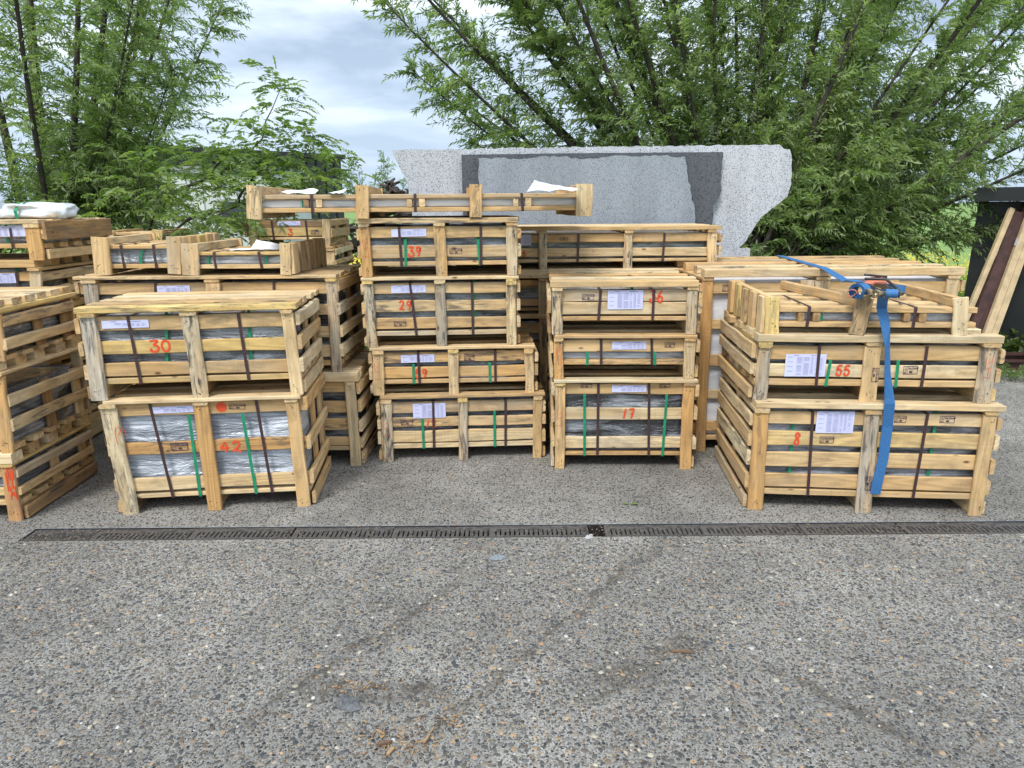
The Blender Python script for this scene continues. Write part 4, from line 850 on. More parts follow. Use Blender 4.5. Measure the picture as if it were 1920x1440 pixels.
slab('granite_slab', 'large light speckled granite slab with a broken right end, rearmost of the leaning slabs',
     [(-.70, .02), (-.74, .6), (-.772, 1.007), (-.821, 1.454), (-.842, 1.693), (-.853, 1.757), (-.88, 1.842), (-.932, 1.948), (-.972, 2.041), (-.90, 2.047), (.191, 2.057), (2.214, 2.067), (2.252, 2.033), (2.301, 2.029), (2.326, 1.945), (2.339, 1.754), (2.317, 1.656), (2.226, 1.583), (2.121, 1.497), (2.061, 1.41), (2.001, 1.3), (1.947, 1.242), (1.888, .986), (1.80, .5), (1.78, .02)], 6.0, .03, G_LIGHT, .006, 3, None)
slab('granite_slab', 'dark charcoal granite slab between the two light slabs',
     [(-.39, .02), (-.398, 2.003), (.623, 2.008), (1.736, 2.008), (1.736, 1.82), (1.732, 1.672), (1.685, 1.587), (1.683, 1.415), (1.66, .8), (1.65, .02)], 5.94, .03, G_DARK, .008, 5, (3, 4, 5, 6))
slab('granite_slab', 'blue grey granite slab with a ragged top edge, frontmost of the slabs',
     [(-.25, .02), (-.25, 1.7), (-.257, 1.973), (.1, 1.965), (.35, 1.985), (.6, 1.955), (.85, 1.985), (1.41, 1.973), (1.445, 1.82), (1.483, 1.673), (1.518, 1.525), (1.533, 1.417), (1.54, .02)], 5.88, .03, G_FRONT, .009, 8, (1, 2, 3, 4, 5, 6, 7, 8, 9, 10))
slab('granite_slab', 'small pale granite offcut standing upright right of the large slabs', [(1.60, .02), (1.60, 1.247), (1.962, 1.245), (1.97, .02)], 5.78, .03, G_LIGHT, .002, 9)

# ------------------------------------------------------------------ blue ratchet strap over the right stack
BLUE = plain('blue_webbing', (.035, .15, .36), .6, noise=.25, scale=220, bump=.3)
STEEL = plain('zinc_steel', (.22, .20, .17), .4, metal=.8, noise=.3, scale=50)
ORNG = plain('faded_orange_webbing', (.62, .20, .12), .7, noise=.2, scale=120)
HEMP = plain('frayed_webbing', (.24, .19, .12), .9, noise=.4, scale=120)
BLK = plain('black_paint', (.02, .02, .022), .4)
rs = thing('ratchet_strap', 'blue webbing tie down strap with a ratchet, hanging over the right stack', 'ratchet strap', (0, 0, 0))
kr = [c for c in CRATES if c['key'] == 'K3'][0]; k1 = [c for c in CRATES if c['key'] == 'K1'][0]
ky = k1['yaw']; ux = Vector((math.cos(ky), math.sin(ky), 0)); ny = Vector((-math.sin(ky), math.cos(ky), 0)); O1 = Vector(k1['O'])
def kp(x, y, z): return O1 + ux * x + ny * y + Vector((0, 0, z))
def webbing(pts, hw, name='webbing', m=BLUE, th=.003, dirs=None):
    mb = MB(); mb.strip(pts, dirs or [ux * hw] * len(pts), th); return mb.build(name, m, rs)
fp=[(0.554, -0.018, 1.097), (0.578, -0.026, 1.014), (0.601, -0.026, 0.907), (0.62, -0.022, 0.77), (0.647, -0.028, 0.614), (0.66, -0.008, 0.486), (0.662, -0.004, 0.311), (0.649, -0.004, 0.176), (0.647, 0.0, 0.111)]
J0=Vector((1.963,4.524,1.209)); J1=Vector((1.888,3.899,1.209))
R0=Vector((1.711,3.406,1.194)); R1=Vector((1.775,3.308,1.154))
fpts = [kp(*p) for p in fp]
tw = [ux * .025, ux * .023, ux * .017 + Vector((0, .012, 0)), ux * .018 + Vector((0, .008, 0)), ux * .026, ux * .026, ux * .026, ux * .026, ux * .026]
tw = tw[:len(fpts)]
webbing([R1 + Vector((0, 0, .012))] + fpts + [fpts[-1] + ny * .03 + Vector((0, 0, -.004)), fpts[-1] + ny * .4 + Vector((0, 0, -.006))], .025, dirs=[ux * .025] + tw + [ux * .025] * 2)
jd = (J1 - J0).normalized(); js = jd.cross(Vector((0, 0, 1))).normalized() * .025
JE = J0 + (J1 - J0) * ((J0.y - 4.335) / (J0.y - J1.y))
webbing([J0 + jd * -.9, J0, JE, R0 + (JE - R0) * .3 + Vector((0, 0, -.005)), R0 + Vector((-.03, .05, .035)), R0 + Vector((0, 0, .03))], .025, dirs=[js] * 4 + [js * .9] * 2)
# ring of webbing wound at the ratchet, spool, side plates, handle and orange pad
def ring(c, axis, r0, r1, turns, hw, name, m):
    axis = axis.normalized(); a = axis.cross(Vector((0, 0, 1))).normalized(); b_ = axis.cross(a); mb = MB(); n = int(18 * turns); pts = []
    for i in range(n + 1):
        t = 2 * math.pi * i / 18; r_ = r0 + (r1 - r0) * i / n; pts.append(c + (a * math.cos(t) + b_ * math.sin(t) * .85) * r_)
    mb.strip(pts, [axis * hw] * len(pts), .0025); return mb.build(name, m, rs)
ax = (ux * 1.0 + ny * -.15).normalized()
ring(R0 + Vector((.0, 0, -.015)), ux * .8 + ny * .5, .028, .046, 3.0, .025, 'webbing_coil', BLUE)
ring(R1 + ux * .035 + Vector((0, 0, .026)), ax, .014, .026, 2.5, .026, 'webbing_coil', BLUE)
ring(R1 + ux * .10 + ny * .13 + Vector((0, 0, .035)), Vector((.1, .1, 1)), .052, .055, 1.0, .018, 'webbing_loop', BLUE)
mb = MB(); mb.tube([R1 + ux * -.012 + Vector((0, 0, .026)), R1 + ux * .085 + Vector((0, 0, .026))], .012, 10); mb.build('spool', STEEL, rs, smooth=True)
for s_ in (-.0, .068):
    mb = MB(); p0 = R1 + ux * s_ + Vector((0, 0, .02)); p1 = p0 + ny * .19 + ux * -.055 + Vector((0, 0, .032)); w_ = Vector((0, 0, .015)); mb.strip([p0 - ny * .02, p0 + (p1 - p0) * .5 + Vector((0, 0, .012)), p1], [w_, w_ * .8, w_ * .6], .004); mb.build('side_plate', STEEL, rs)
mb = MB(); mb.tube([R0 + Vector((.02, 0, .045)), R0 + ux * .13 + ny * .03 + Vector((0, 0, .04)), R1 + ux * .07 + ny * .04 + Vector((0, 0, .05)), R1 + ux * .09 + Vector((0, 0, .02))], .0075, 6); mb.build('handle', BLK, rs, smooth=True)
mb = MB(); mb.tube([R0 + Vector((.04, .05, .06)), R0 + ux * .16 + ny * .10 + Vector((0, 0, .045))], .006, 6); mb.build('handle', BLK, rs, smooth=True)
mb = MB(); pc = R1 + ny * .15 + ux * .01 + Vector((0, 0, .05))
mb.strip([pc + ux * -.035, pc + ux * .0 + Vector((0, 0, .022)), pc + ux * .05 + Vector((0, 0, .020)), pc + ux * .085 + Vector((0, 0, -.005))], [ny * .03 + Vector((0, 0, .012))] * 4, .006); mb.build('orange_pad', ORNG, rs)
ring(R1 + ux * -.055 + ny * .04 + Vector((0, 0, .018)), ux + ny * .4, .012, .03, 2.0, .012, 'frayed_end', HEMP)
ring(R1 + ux * -.03 + ny * .01 + Vector((0, 0, .02)), ux + ny * .7, .010, .026, 2.0, .010, 'frayed_end', HEMP)
ring(R1 + ux * -.11 + ny * .09 + Vector((0, 0, .015)), ux * .6 + ny, .016, .024, 1.0, .008, 'orange_loop', ORNG)


# ------------------------------------------------------------------ foliage
def leaf_material(name, cols, rough=.45, trans=.48):
    m, n, l, b, o = mat(name)
    a = N(n, 'ShaderNodeAttribute'); a.attribute_name = 'tint'
    geo = N(n, 'ShaderNodeNewGeometry')
    back = mixc(n, l, .35, a.outputs['Color'], (.28, .34, .25))
    c = mixc(n, l, geo.outputs['Backfacing'], a.outputs['Color'], back)
    l.new(c, b.inputs['Base Color']); b.inputs['Roughness'].default_value = rough; b.inputs['Specular IOR Level'].default_value = .45
    tr = N(n, 'ShaderNodeBsdfTranslucent'); sc_ = N(n, 'ShaderNodeVectorMath', operation='MULTIPLY'); l.new(a.outputs['Color'], sc_.inputs[0]); sc_.inputs[1].default_value = (1.5, 1.7, .7); l.new(sc_.outputs[0], tr.inputs['Color'])
    mx = N(n, 'ShaderNodeMixShader'); mx.inputs['Fac'].default_value = trans; l.new(b.outputs[0], mx.inputs[1]); l.new(tr.outputs[0], mx.inputs[2]); l.new(mx.outputs[0], o.inputs['Surface'])
    return m
LEAF = leaf_material('leaf', None)
BARK = plain('willow_bark', (.085, .070, .048), .85, noise=.45, scale=14, bump=.8)
BARKD = plain('dark_bark', (.05, .042, .034), .9, noise=.45, scale=14, bump=.8)
def unit(a): return a / np.maximum(1e-9, np.linalg.norm(a, axis=-1, keepdims=True))
def leaves_mesh(P, D, L, Wd, g, tint, fold=.25):
    """lanceolate leaves: base, two shoulders, tip"""
    n = len(P); D = unit(D); rv = g.normal(size=(n, 3)); rv[:, 2] += .9; S = unit(np.cross(D, rv)); Nn = np.cross(S, D)
    base = P; mid = P + D * (L * .42)[:, None]; tip = P + D * L[:, None] - np.array([0, 0, 1.]) * (L * .10)[:, None]
    l_ = mid + S * (Wd * .5)[:, None] + Nn * (Wd * fold)[:, None]; r_ = mid - S * (Wd * .5)[:, None] + Nn * (Wd * fold)[:, None]
    V = np.stack([base, l_, tip, r_], 1).reshape(-1, 3); F = np.arange(n * 4).reshape(n, 4)
    F = np.concatenate([F[:, [0, 1, 2]], F[:, [0, 2, 3]]], 0)
    return V, F, np.repeat(tint, 4, 0)
def twig_tubes(segs, r0):
    """thin 3-sided twigs; segs (n,k,3)"""
    n, k, _ = segs.shape; d = unit(segs[:, -1] - segs[:, 0]); a = unit(np.cross(d, np.array([.3, .1, .9]))); b = np.cross(d, a)
    V = []
    for j in range(k):
        rr = (r0 * (1 - .75 * j / (k - 1)))[:, None]
        for q in range(3):
            t = q * 2.094; V.append(segs[:, j] + (a * math.cos(t) + b * math.sin(t)) * rr)
    V = np.stack(V, 1); F = []
    for j in range(k - 1):
        for q in range(3): F.append((j * 3 + q, j * 3 + (q + 1) % 3, (j + 1) * 3 + (q + 1) % 3, (j + 1) * 3 + q))
    F = (np.array(F)[None] + (np.arange(n) * 3 * k)[:, None, None]).reshape(-1, 4); return V.reshape(-1, 3), F
def grow(g, stem, ntw, tl, t0=.12, up=.25, droop=.3, spread=.9, nl=22, LL=(.06, .10), LW=.017, r=.003, tints=None, side2=True):
    """stem: (k,3) polyline. returns twig polylines and leaf arrays"""
    k = len(stem); t = t0 + (1 - t0) * g.random(ntw) ** .9; f = t * (k - 1); i = np.minimum(f.astype(int), k - 2); fr = (f - i)[:, None]
    P = stem[i] * (1 - fr) + stem[i + 1] * fr; ax = unit(stem[i + 1] - stem[i])
    rd = g.normal(size=(ntw, 3)); rd -= ax * (rd * ax).sum(1, keepdims=True); rd = unit(rd)
    d = unit(ax * g.uniform(.35, .9, (ntw, 1)) + rd * spread + np.array([0, 0, up])); ln = g.uniform(tl[0], tl[1], ntw) * (1 - .45 * t)
    K = 5; s = np.linspace(0, 1, K); segs = P[:, None] + d[:, None] * (ln[:, None] * s)[..., None]; segs[..., 2] -= droop * (ln[:, None] * s ** 2)
    segs += g.normal(size=segs.shape) * .012 * s[None, :, None]
    m = nl; u = np.tile(np.linspace(.12, 1, m), (ntw, 1)) + g.uniform(-.02, .02, (ntw, m)); u = np.clip(u, 0, .999) * (K - 1); j = u.astype(int); ff = (u - j)[..., None]
    idx = np.arange(ntw)[:, None]; Q = segs[idx, j] * (1 - ff) + segs[idx, j + 1] * ff; td = unit(segs[idx, j + 1] - segs[idx, j])
    sdv = unit(np.cross(td, g.normal(size=(ntw, 1, 3)) + np.array([0, 0, 1.])))
    sign = np.where(np.arange(m) % 2 == 0, 1, -1)[None, :, None]; D = unit(td * .75 + sdv * sign * g.uniform(.4, .95, (ntw, m, 1)) + g.normal(size=(ntw, m, 3)) * .28 - np.array([0, 0, .15]))
    L = g.uniform(LL[0], LL[1], ntw * m); tb = np.array(tints)[g.integers(0, len(tints), ntw)] * g.uniform(.8, 1.2, (ntw, 1)); tb = np.repeat(tb, m, 0) * g.uniform(.8, 1.25, (ntw * m, 1))
    return segs, Q.reshape(-1, 3), D.reshape(-1, 3), L, L * LW / .08 * g.uniform(.8, 1.2, ntw * m), tb
def stem_curve(g, p0, d0, length, bend, k=12, wob=.03):
    d = np.array(d0, float); d /= np.linalg.norm(d); p = np.array(p0, float); out = [p.copy()]; w = g.normal(size=3) * wob
    for i in range(k - 1):
        d = d + np.array(bend) / k + w / k + g.normal(size=3) * wob * .6; d /= np.linalg.norm(d); p = p + d * length / (k - 1); out.append(p.copy())
    return np.array(out)
WIL = [(.22, .30, .11), (.18, .25, .09), (.27, .345, .145), (.33, .40, .22), (.13, .19, .065), (.25, .32, .12)]
ASH = [(.185, .265, .07), (.15, .225, .06), (.235, .315, .085), (.115, .175, .05)]
def build_tree(name, label, stems, r0, g, bark, tints, twigs_per_m, tl, stump=None, **kw):
    """stems: list of (k,3) arrays"""
    t = thing(name, label, 'tree', tuple(float(v) for v in stems[0][0][:2]) + (0,)); o0 = np.array([t.location.x, t.location.y, 0.])
    S = []; LV = []
    for i, st in enumerate(stems):
        L = float(np.linalg.norm(np.diff(st, axis=0), axis=1).sum()); rr = r0[i] if hasattr(r0, '__len__') else r0 * g.uniform(.6, 1.2)
        mb = MB(); mb.tube([tuple(p - o0) for p in st], [rr * (1 - .82 * q / (len(st) - 1)) for q in range(len(st))], 7); mb.build('stem', bark, t, smooth=True)
        S.append(grow(g, st, max(3, int(L * twigs_per_m)), tl, tints=tints, **kw))
    if stump is not None:
        mb = MB(); mb.tube(*stump, 14); ob = mb.build('trunk', bark, t, smooth=True)
    segs = np.concatenate([s[0] for s in S]) - o0
    V, F = twig_tubes(segs, np.full(len(segs), .0032)); link('twigs', bigmesh('twigs', V, F, [bark]), t, kind='stuff')
    P = np.concatenate([s[1] for s in S]) - o0; D = np.concatenate([s[2] for s in S]); L = np.concatenate([s[3] for s in S]); W_ = np.concatenate([s[4] for s in S]); T_ = np.concatenate([s[5] for s in S])
    V, F, Cc = leaves_mesh(P, D, L, W_, g, T_); link('crown', bigmesh('crown', V, F, [LEAF], Cc), t, kind='stuff'); print(name, 'leaves', len(P))
    return t
g = np.random.default_rng(21)
# big pollard willow behind the slabs: a fan of straight poles from one stool
stems = []; rad = []
B0 = np.array([2.75, 8.3, .5])
angs = [-70, -66, -62, -59, -53, -47, -43, -35, -31, -27, -21, -17, -11, -5, 0, 5, 10, 15, 19, 23, 27, 31, 36, 40, 51, 57,  -56, -50, -45, -41, -37, -33, -29, -26, -22, -19, -16, -13, -10, -7, -4, -1, 3, 6, 9, 13, 17, 21, 25, 29, 33, 38, 43, 48, 54, 60, 67, 74, -24, -8, 11, 30, 45]
for i, a in enumerate(angs):
    aa = math.radians(a + g.uniform(-2, 2)); yd = g.uniform(-.30, .36); p0 = B0 + np.array([math.sin(aa) * .35 + g.uniform(-.15, .15), g.uniform(-.3, .3), g.uniform(0, .3)])
    L = (g.uniform(2.6, 3.3) if a < -64 else g.uniform(4.0, 4.7) if a < -56 else g.uniform(4.6, 5.4) if a < -46 else g.uniform(4.8, 6.2)) if a < 40 else g.uniform(4.4, 5.8)
    stems.append(stem_curve(g, p0, (math.sin(aa), yd, math.cos(aa)), L, (-.10 * math.sin(aa), 0, .16 if a < 0 else .02), wob=.025)); rad.append(g.uniform(.018, .045))
# low drooping branches that fill the lower right
for i in range(34):
    a = g.uniform(10, 78); aa = math.radians(a); p0 = B0 + np.array([g.uniform(-.6, .75), g.uniform(-.6, .4), g.uniform(.0, .9)])
    stems.append(stem_curve(g, p0, (math.sin(aa), g.uniform(-.75, .3), math.cos(aa) + .3), g.uniform(1.1, 2.1), (.1, -.05, -.3), wob=.06)); rad.append(.014)
for (tx, ty, tz) in ((4.9, 8.2, 1.75), (4.7, 7.9, 1.55), (5.2, 8.3, 2.1), (4.4, 8.0, 1.35), (5.4, 8.5, 2.3), (4.9, 8.6, 1.5), (5.0, 8.1, 2.4)):
    q = np.linspace(0, 1, 12)[:, None]; p0 = B0 + np.array([.3, 0, .5]); p1 = np.array([tx, ty, tz]); st_ = p0 + (p1 - p0) * q; st_[:, 2] += .35 * np.sin(q[:, 0] * math.pi); stems.append(st_ + g.normal(size=st_.shape) * .012); rad.append(.014)
stump = ([(0, 0, -.05), (0, 0, .3), (.02, 0, .7), (0, .02, 1.0)], [.36, .30, .36, .22])
build_tree('willow_tree', 'big spreading pollard willow with many straight poles behind the granite slabs', stems, rad, g, BARKD, WIL, 31, (.25, .75), stump=stump, nl=26, spread=.75, LL=(.05, .088), LW=.0185, t0=.14)
# left willow
stems = []; rad = []; B1 = np.array([-4.9, 7.4, .1])
for a, L, dp, rr in [(-1.5, 6, .1, .075), (-14, 6, .2, .06), (-24, 5.5, -.2, .04), (8, 6, .25, .05), (16, 5.6, -.1, .045), (20, 4.6, .2, .04), (25, 3.9, -.1, .03), (-8, 5.5, -.35, .035), (12, 5.3, -.3, .035), (18, 5.0, .1, .04), (13, 4.9, .3, .03), (31, 3.1, 0, .022), (-32, 5, .2, .04), (4, 4.5, .4, .03), (-38, 5, -.3, .03), (23, 4.3, .35, .03)]:
    aa = math.radians(a); stems.append(stem_curve(g, B1 + np.array([math.sin(aa) * .25, g.uniform(-.1, .1), .1]), (math.sin(aa), dp, math.cos(aa)), L, (-.05 * math.sin(aa), 0, .05), wob=.02)); rad.append(rr)
for i in range(7):
    aa = math.radians(g.uniform(-60, 62)); p0 = B1 + np.array([g.uniform(-.8, .8), g.uniform(-.4, .3), g.uniform(.5, 1.4)])
    stems.append(stem_curve(g, p0, (math.sin(aa), g.uniform(-.4, .3), math.cos(aa)), g.uniform(1.3, 2.4), (0, 0, -.2), wob=.06)); rad.append(.012)
build_tree('willow_tree', 'airy multi stemmed willow with a thick upright stem at the left edge', stems, rad, g, BARKD, WIL, 38, (.35, .9), stump=([(0, 0, -.05), (0, 0, .2), (0, 0, .45)], [.24, .17, .12]), nl=26, LL=(.05, .09), LW=.018, t0=.16, droop=.4)
# young ash with bright pinnate leaves in front of the buildings
def pline(pts, k=10):
    p = np.array(pts, float); t = np.linspace(0, len(p) - 1, k); i = np.minimum(t.astype(int), len(p) - 2); f = (t - i)[:, None]; return p[i] * (1 - f) + p[i + 1] * f
ashst = [[(-3.45, 6.6, 0), (-3.42, 6.6, 1.0), (-3.39, 6.6, 1.36), (-3.22, 6.55, 1.7), (-2.7, 6.5, 1.88), (-2.49, 6.45, 2.07)],
         [(-3.41, 6.6, 1.1), (-3.0, 6.6, 1.5), (-2.5, 6.6, 1.62), (-2.2, 6.6, 1.75), (-2.02, 6.6, 1.85), (-1.74, 6.6, 2.2)],
         [(-3.41, 6.62, 1.2), (-3.5, 6.7, 1.7), (-3.45, 6.8, 2.0)],
         [(-2.7, 6.5, 1.88), (-2.45, 6.5, 1.98), (-2.24, 6.6, 2.2), (-2.04, 6.6, 2.60)], [(-3.0, 6.6, 1.5), (-2.7, 6.4, 1.5), (-2.3, 6.3, 1.55), (-2.05, 6.3, 1.7)],
         [(-3.4, 6.5, 1.3), (-3.7, 6.3, 1.45), (-4.0, 6.2, 1.5)], [(-2.5, 6.6, 1.62), (-2.3, 6.5, 1.9), (-2.1, 6.5, 2.0)], [(-3.4, 6.6, 1.25), (-3.1, 6.3, 1.3), (-2.7, 6.2, 1.35), (-2.4, 6.2, 1.5)],
         [(-2.2, 6.6, 1.75), (-1.9, 6.5, 1.72), (-1.7, 6.5, 1.85)]]
def ash_tree(name, label, sts, g, npm, skip=.35):
    o0 = np.array([sts[0][0][0], sts[0][0][1], 0.]); t = thing(name, label, 'tree', tuple(o0)); Pl = []; Dl = []; Ll = []; Tl = []; SG = []
    for q, s in enumerate(sts):
        st = pline(s) + g.normal(size=(10, 3)) * .015; L = np.linalg.norm(np.diff(st, axis=0), axis=1).sum()
        mb = MB(); r0 = .028 if q == 0 else .014; mb.tube([tuple(p - o0) for p in st], [r0 * (1 - .75 * k / 9) for k in range(10)], 6); mb.build('branch', BARKD, t, smooth=True)
        # fans of compound leaves: mostly towards the tip
        n = int(L * npm); tt = skip + (1 - skip) * g.random(n) ** .55; f = tt * 9; i = np.minimum(f.astype(int), 8); P = st[i] + (st[i + 1] - st[i]) * (f - i)[:, None]; ax = unit(st[i + 1] - st[i])
        tipf = 9; P = np.r_[P, np.repeat(st[-1:], tipf, 0)]; ax = np.r_[ax, np.repeat(unit(st[-1:] - st[-2:-1]), tipf, 0)]; n += tipf
        rd = unit(g.normal(size=(n, 3)) * np.array([1, 1, .5])); d = unit(ax * .35 + rd + np.array([0, 0, .15])); off = g.uniform(0, .38, n) * (np.arange(n) < n - tipf); P = P + d * off[:, None]
        ln = g.uniform(.13, .24, n); K = 5; s_ = np.linspace(0, 1, K); seg = P[:, None] + d[:, None] * (ln[:, None] * s_)[..., None]; seg[..., 2] -= .45 * ln[:, None] * s_ ** 2; SG.append(seg)
        m = 6
        side = unit(np.cross(d, np.array([0, 0, 1.]) + g.normal(size=(n, 3)) * .2)); tint = np.array(ASH)[g.integers(0, 4, n)] * g.uniform(.8, 1.25, (n, 1))
        for a in range(m):
            u = .22 + .72 * a / (m - 1); c = P + d * (ln * u)[:, None]; c[:, 2] -= .45 * ln * u * u
            for sg in (-1, 1):
                Pl.append(c); Dl.append(unit(side * sg + d * .55 - np.array([0, 0, .25]))); Ll.append(ln * g.uniform(.26, .36, n)); Tl.append(tint)
        Pl.append(seg[:, -1]); Dl.append(unit(seg[:, -1] - seg[:, -2])); Ll.append(ln * .3); Tl.append(tint)
    P = np.concatenate(Pl) - o0; D = np.concatenate(Dl); L = np.concatenate(Ll); T_ = np.concatenate(Tl)
    V, F, Cc = leaves_mesh(P, D, L, L * .36, g, T_, .12); link('crown', bigmesh('crown', V, F, [LEAF], Cc), t, kind='stuff')
    SG = np.concatenate(SG) - o0; V, F = twig_tubes(SG, np.full(len(SG), .002)); link('twigs', bigmesh('twigs', V, F, [BARKD]), t, kind='stuff'); print('ash', len(P)); return t
ash_tree('ash_tree', 'young ash with bright green feathery leaves in front of the dark building', ashst, g, 58)
# small pale willow far off between the dark building and the slabs
stems = [stem_curve(g, (-4.9 + g.uniform(-.3, .3), 26, .1), (math.sin(math.radians(a)), g.uniform(-.2, .2), math.cos(math.radians(a))), g.uniform(2.6, 3.4), (0, 0, .1)) for a in (-24, -15, -9, -3, 4, 10, 18, 26)]
build_tree('willow_bush', 'small pale distant willow between the dark building and the granite slabs', stems, .03, g, BARK, [(.20, .27, .15), (.24, .30, .18), (.16, .23, .12)], 11, (.3, .7), nl=14, LL=(.10, .16), LW=.022, t0=.1)

# ------------------------------------------------------------------ buildings behind
def ribbed(nodes_name, col, rough=.5):
    return plain(nodes_name, col, rough, noise=.12, scale=3)
DKB = ribbed('charcoal_cladding', (.030, .034, .038)); DKT = plain('roof_trim', (.018, .018, .02), .5); RED = plain('rust_red_trim', (.30, .10, .06), .6)
b = thing('workshop_building', 'long dark metal clad building with a flat roof behind the ash', 'building', (-5.1, 22, 0), math.radians(45))
mb = MB(); mb.box((-5.6, .05, 0), (-.02, 7, 2.98)); mb.build('wall_core', DKB, b)
pm = newmesh('p', *(lambda q: (q.v, q.f))((lambda q: (q.box((0, 0, 0), (.22, .045, 2.98)), q)[1])(MB())), [DKB])
for k in range(18): link('cladding_panel', pm, b, Matrix.Translation((-.25 - k * .30, 0, 0)))
mb = MB(); mb.box((-5.68, -.08, 2.985), (.08, 7.1, 3.12)); mb.build('roof_edge', DKT, b)
mb = MB(); mb.tube([(-.05, .5, 2.72), (.62, .5, 2.70)], .03, 6); mb.build('outlet_pipe', DKT, b)
# taper of the eaves towards the far end
WHT = plain('white_panel', (.62, .65, .66), .5, noise=.08, scale=2); GLS = plain('window_glass', (.05, .06, .07), .1)
b = thing('site_cabin', 'white panelled site cabin half hidden behind the left trees', 'cabin', (-8.0, 13, 0))
mb = MB(); mb.box((0, .03, .25), (3.7, 2.4, 2.2)); mb.build('body', WHT, b)
mb = MB(); mb.box((-.05, -.05, 2.203), (3.75, 2.45, 2.32)); mb.build('roof', plain('grey_trim', (.30, .32, .33), .5), b)
mb = MB(); mb.box((0, 0, 0), (.56, .028, 1.9)); pmc = newmesh('cp', mb.v, mb.f, [WHT])
for k in range(6): link('panel', pmc, b, Matrix.Translation((.05 + k * .61, 0, .27)))
for wx in (1.0, 2.7):
    mb = MB(); mb.box((wx, -.03, 1.2), (wx + .6, -.002, 1.75)); w_ = mb.build('window', plain('frame_grey', (.35, .36, .37), .5), b)
    mb = MB(); mb.box((wx + .05, -.036, 1.25), (wx + .55, -.031, 1.70)); mb.build('pane', GLS, w_)
# scrap heap behind the slabs
mb = MB(); rr = random.Random(3)
for k in range(260):
    a = rr.uniform(0, 6.28); r_ = abs(rr.gauss(0, .36)); x, y = r_ * math.cos(a) * 1.15, r_ * math.sin(a); z = max(.1, 1.98 - .9 * abs(x) - .5 * abs(y)) - rr.random() * .3
    d = Vector((rr.uniform(-1, 1), rr.uniform(-1, 1), rr.uniform(-.5, .5))).normalized() * rr.uniform(.05, .13)
    mb.tube([Vector((x, y, z)) - d, Vector((x, y, z)) + d], rr.uniform(.012, .03), 4)
for k in range(300):
    x = rr.uniform(-.8, .8); y = rr.uniform(-.6, .6); z = rr.uniform(0, max(.2, 1.7 - 1.2 * abs(x)))
    d = Vector((rr.uniform(-1, 1), rr.uniform(-1, 1), rr.uniform(-.5, .5))).normalized() * rr.uniform(.1, .3); mb.tube([Vector((x, y, z)) - d, Vector((x, y, z)) + d], rr.uniform(.03, .07), 4)
hp = mb.build('scrap_heap', plain('weathered_scrap', (.075, .058, .048), .85, noise=.5, scale=6)); hp.location = (-1.82, 11, 0); hp['label'] = 'heap of dark weathered scrap wood behind the granite slabs'; hp['category'] = 'scrap heap'

# ------------------------------------------------------------------ right edge: black shed, leaning frame, steel beam
BSH = plain('black_shed_paint', (.012, .014, .014), .45, noise=.3, scale=4)
b = thing('black_shed', 'black windowless metal shed at the right edge of the yard', 'shed', (4.97, 7.6, 0), math.radians(-36))
mb = MB(); mb.box((0, 0, 0), (4.5, 2.4, 1.60)); mb.build('wall', BSH, b)
mb = MB(); mb.box((-.02, -.30, 1.603), (.42, 2.45, 1.74)); mb.build('roof', BSH, b)
mb = MB(); mb.box((.422, -.34, 1.60), (4.6, 2.45, 1.75)); mb.build('roof', plain('pale_flashing', (.28, .32, .38), .4), b)
for k in range(3):
    mb = MB(); mb.box((1.0 + k * 1.1, -.012, .1), (1.03 + k * 1.1, -.001, 1.55)); mb.build('seam', BSH, b)
BAT = plain('pale_batten', (.50, .38, .22), .7, noise=.2, scale=12); RUST = plain('red_brown_steel', (.055, .022, .018), .6, noise=.4, scale=12); TAPE = plain('grey_tape', (.30, .33, .38), .35)
fr = thing('leaning_frame', 'red brown steel frame with pale wooden battens taped to it, leaning on the shed', 'frame', (0, 0, 0))
def stick(parent, name, a, b_, w, t, m, side=Vector((1, 0, 0))):
    a, b_ = Vector(a), Vector(b_); X = (b_ - a); L = X.length; X.normalize(); Z = (side - X * side.dot(X)).normalized(); Y = Z.cross(X); M = Matrix((X, Y, Z)).transposed().to_4x4(); M.translation = a
    mb = MB(); mb.box((0, -t / 2, -w / 2), (L, t / 2, w / 2), M=M); return mb.build(name, m, parent)
fb = lambda x, y, Y: FR[(x, y)]
stick(fr, 'batten', (4.63, 6.75, .02), (5.32, 7.235, 1.72), .065, .04, BAT)
stick(fr, 'batten', (4.70, 6.745, .02), (5.40, 7.235, 1.75), .060, .04, BAT)
stick(fr, 'batten', (4.42, 6.86, .02), (5.08, 7.24, 1.53), .05, .04, BAT)
stick(fr, 'rail', (4.50, 6.80, .02), (5.13, 7.22, 1.49), .075, .05, RUST)
stick(fr, 'rail', (4.585, 6.81, .02), (5.22, 7.245, 1.58), .05, .05, RUST)
for z in (.35, .78, 1.2, 1.47):
    k = z / 1.6; stick(fr, 'crossbar', (4.53 + .66 * k, 6.835 + .42 * k, z), (4.60 + .66 * k, 6.81 + .42 * k, z), .05, .04, RUST, Vector((0, 0, 1)))
for (x0_, y0_, x1_, y1_, zt_, lo) in ((4.63, 6.75, 5.32, 7.235, 1.70, 0),):
    for z in (.55, .83, 1.18, 1.5):
        k = z / 1.70; stick(fr, 'tape', (x0_ + (x1_ - x0_) * k + .0, y0_ + (y1_ - y0_) * k - .024, z - .03), (x0_ + (x1_ - x0_) * k + .028, y0_ + (y1_ - y0_) * k - .004, z + .04), .072 if z < 1 else .14, .006, TAPE)
for z in (1.10,):
    k = z / 1.53; stick(fr, 'tape', (4.42 + .66 * k, 6.86 + .38 * k - .024, z - .03), (4.42 + .66 * k + .028, 6.86 + .38 * k - .006, z + .04), .06, .006, TAPE)

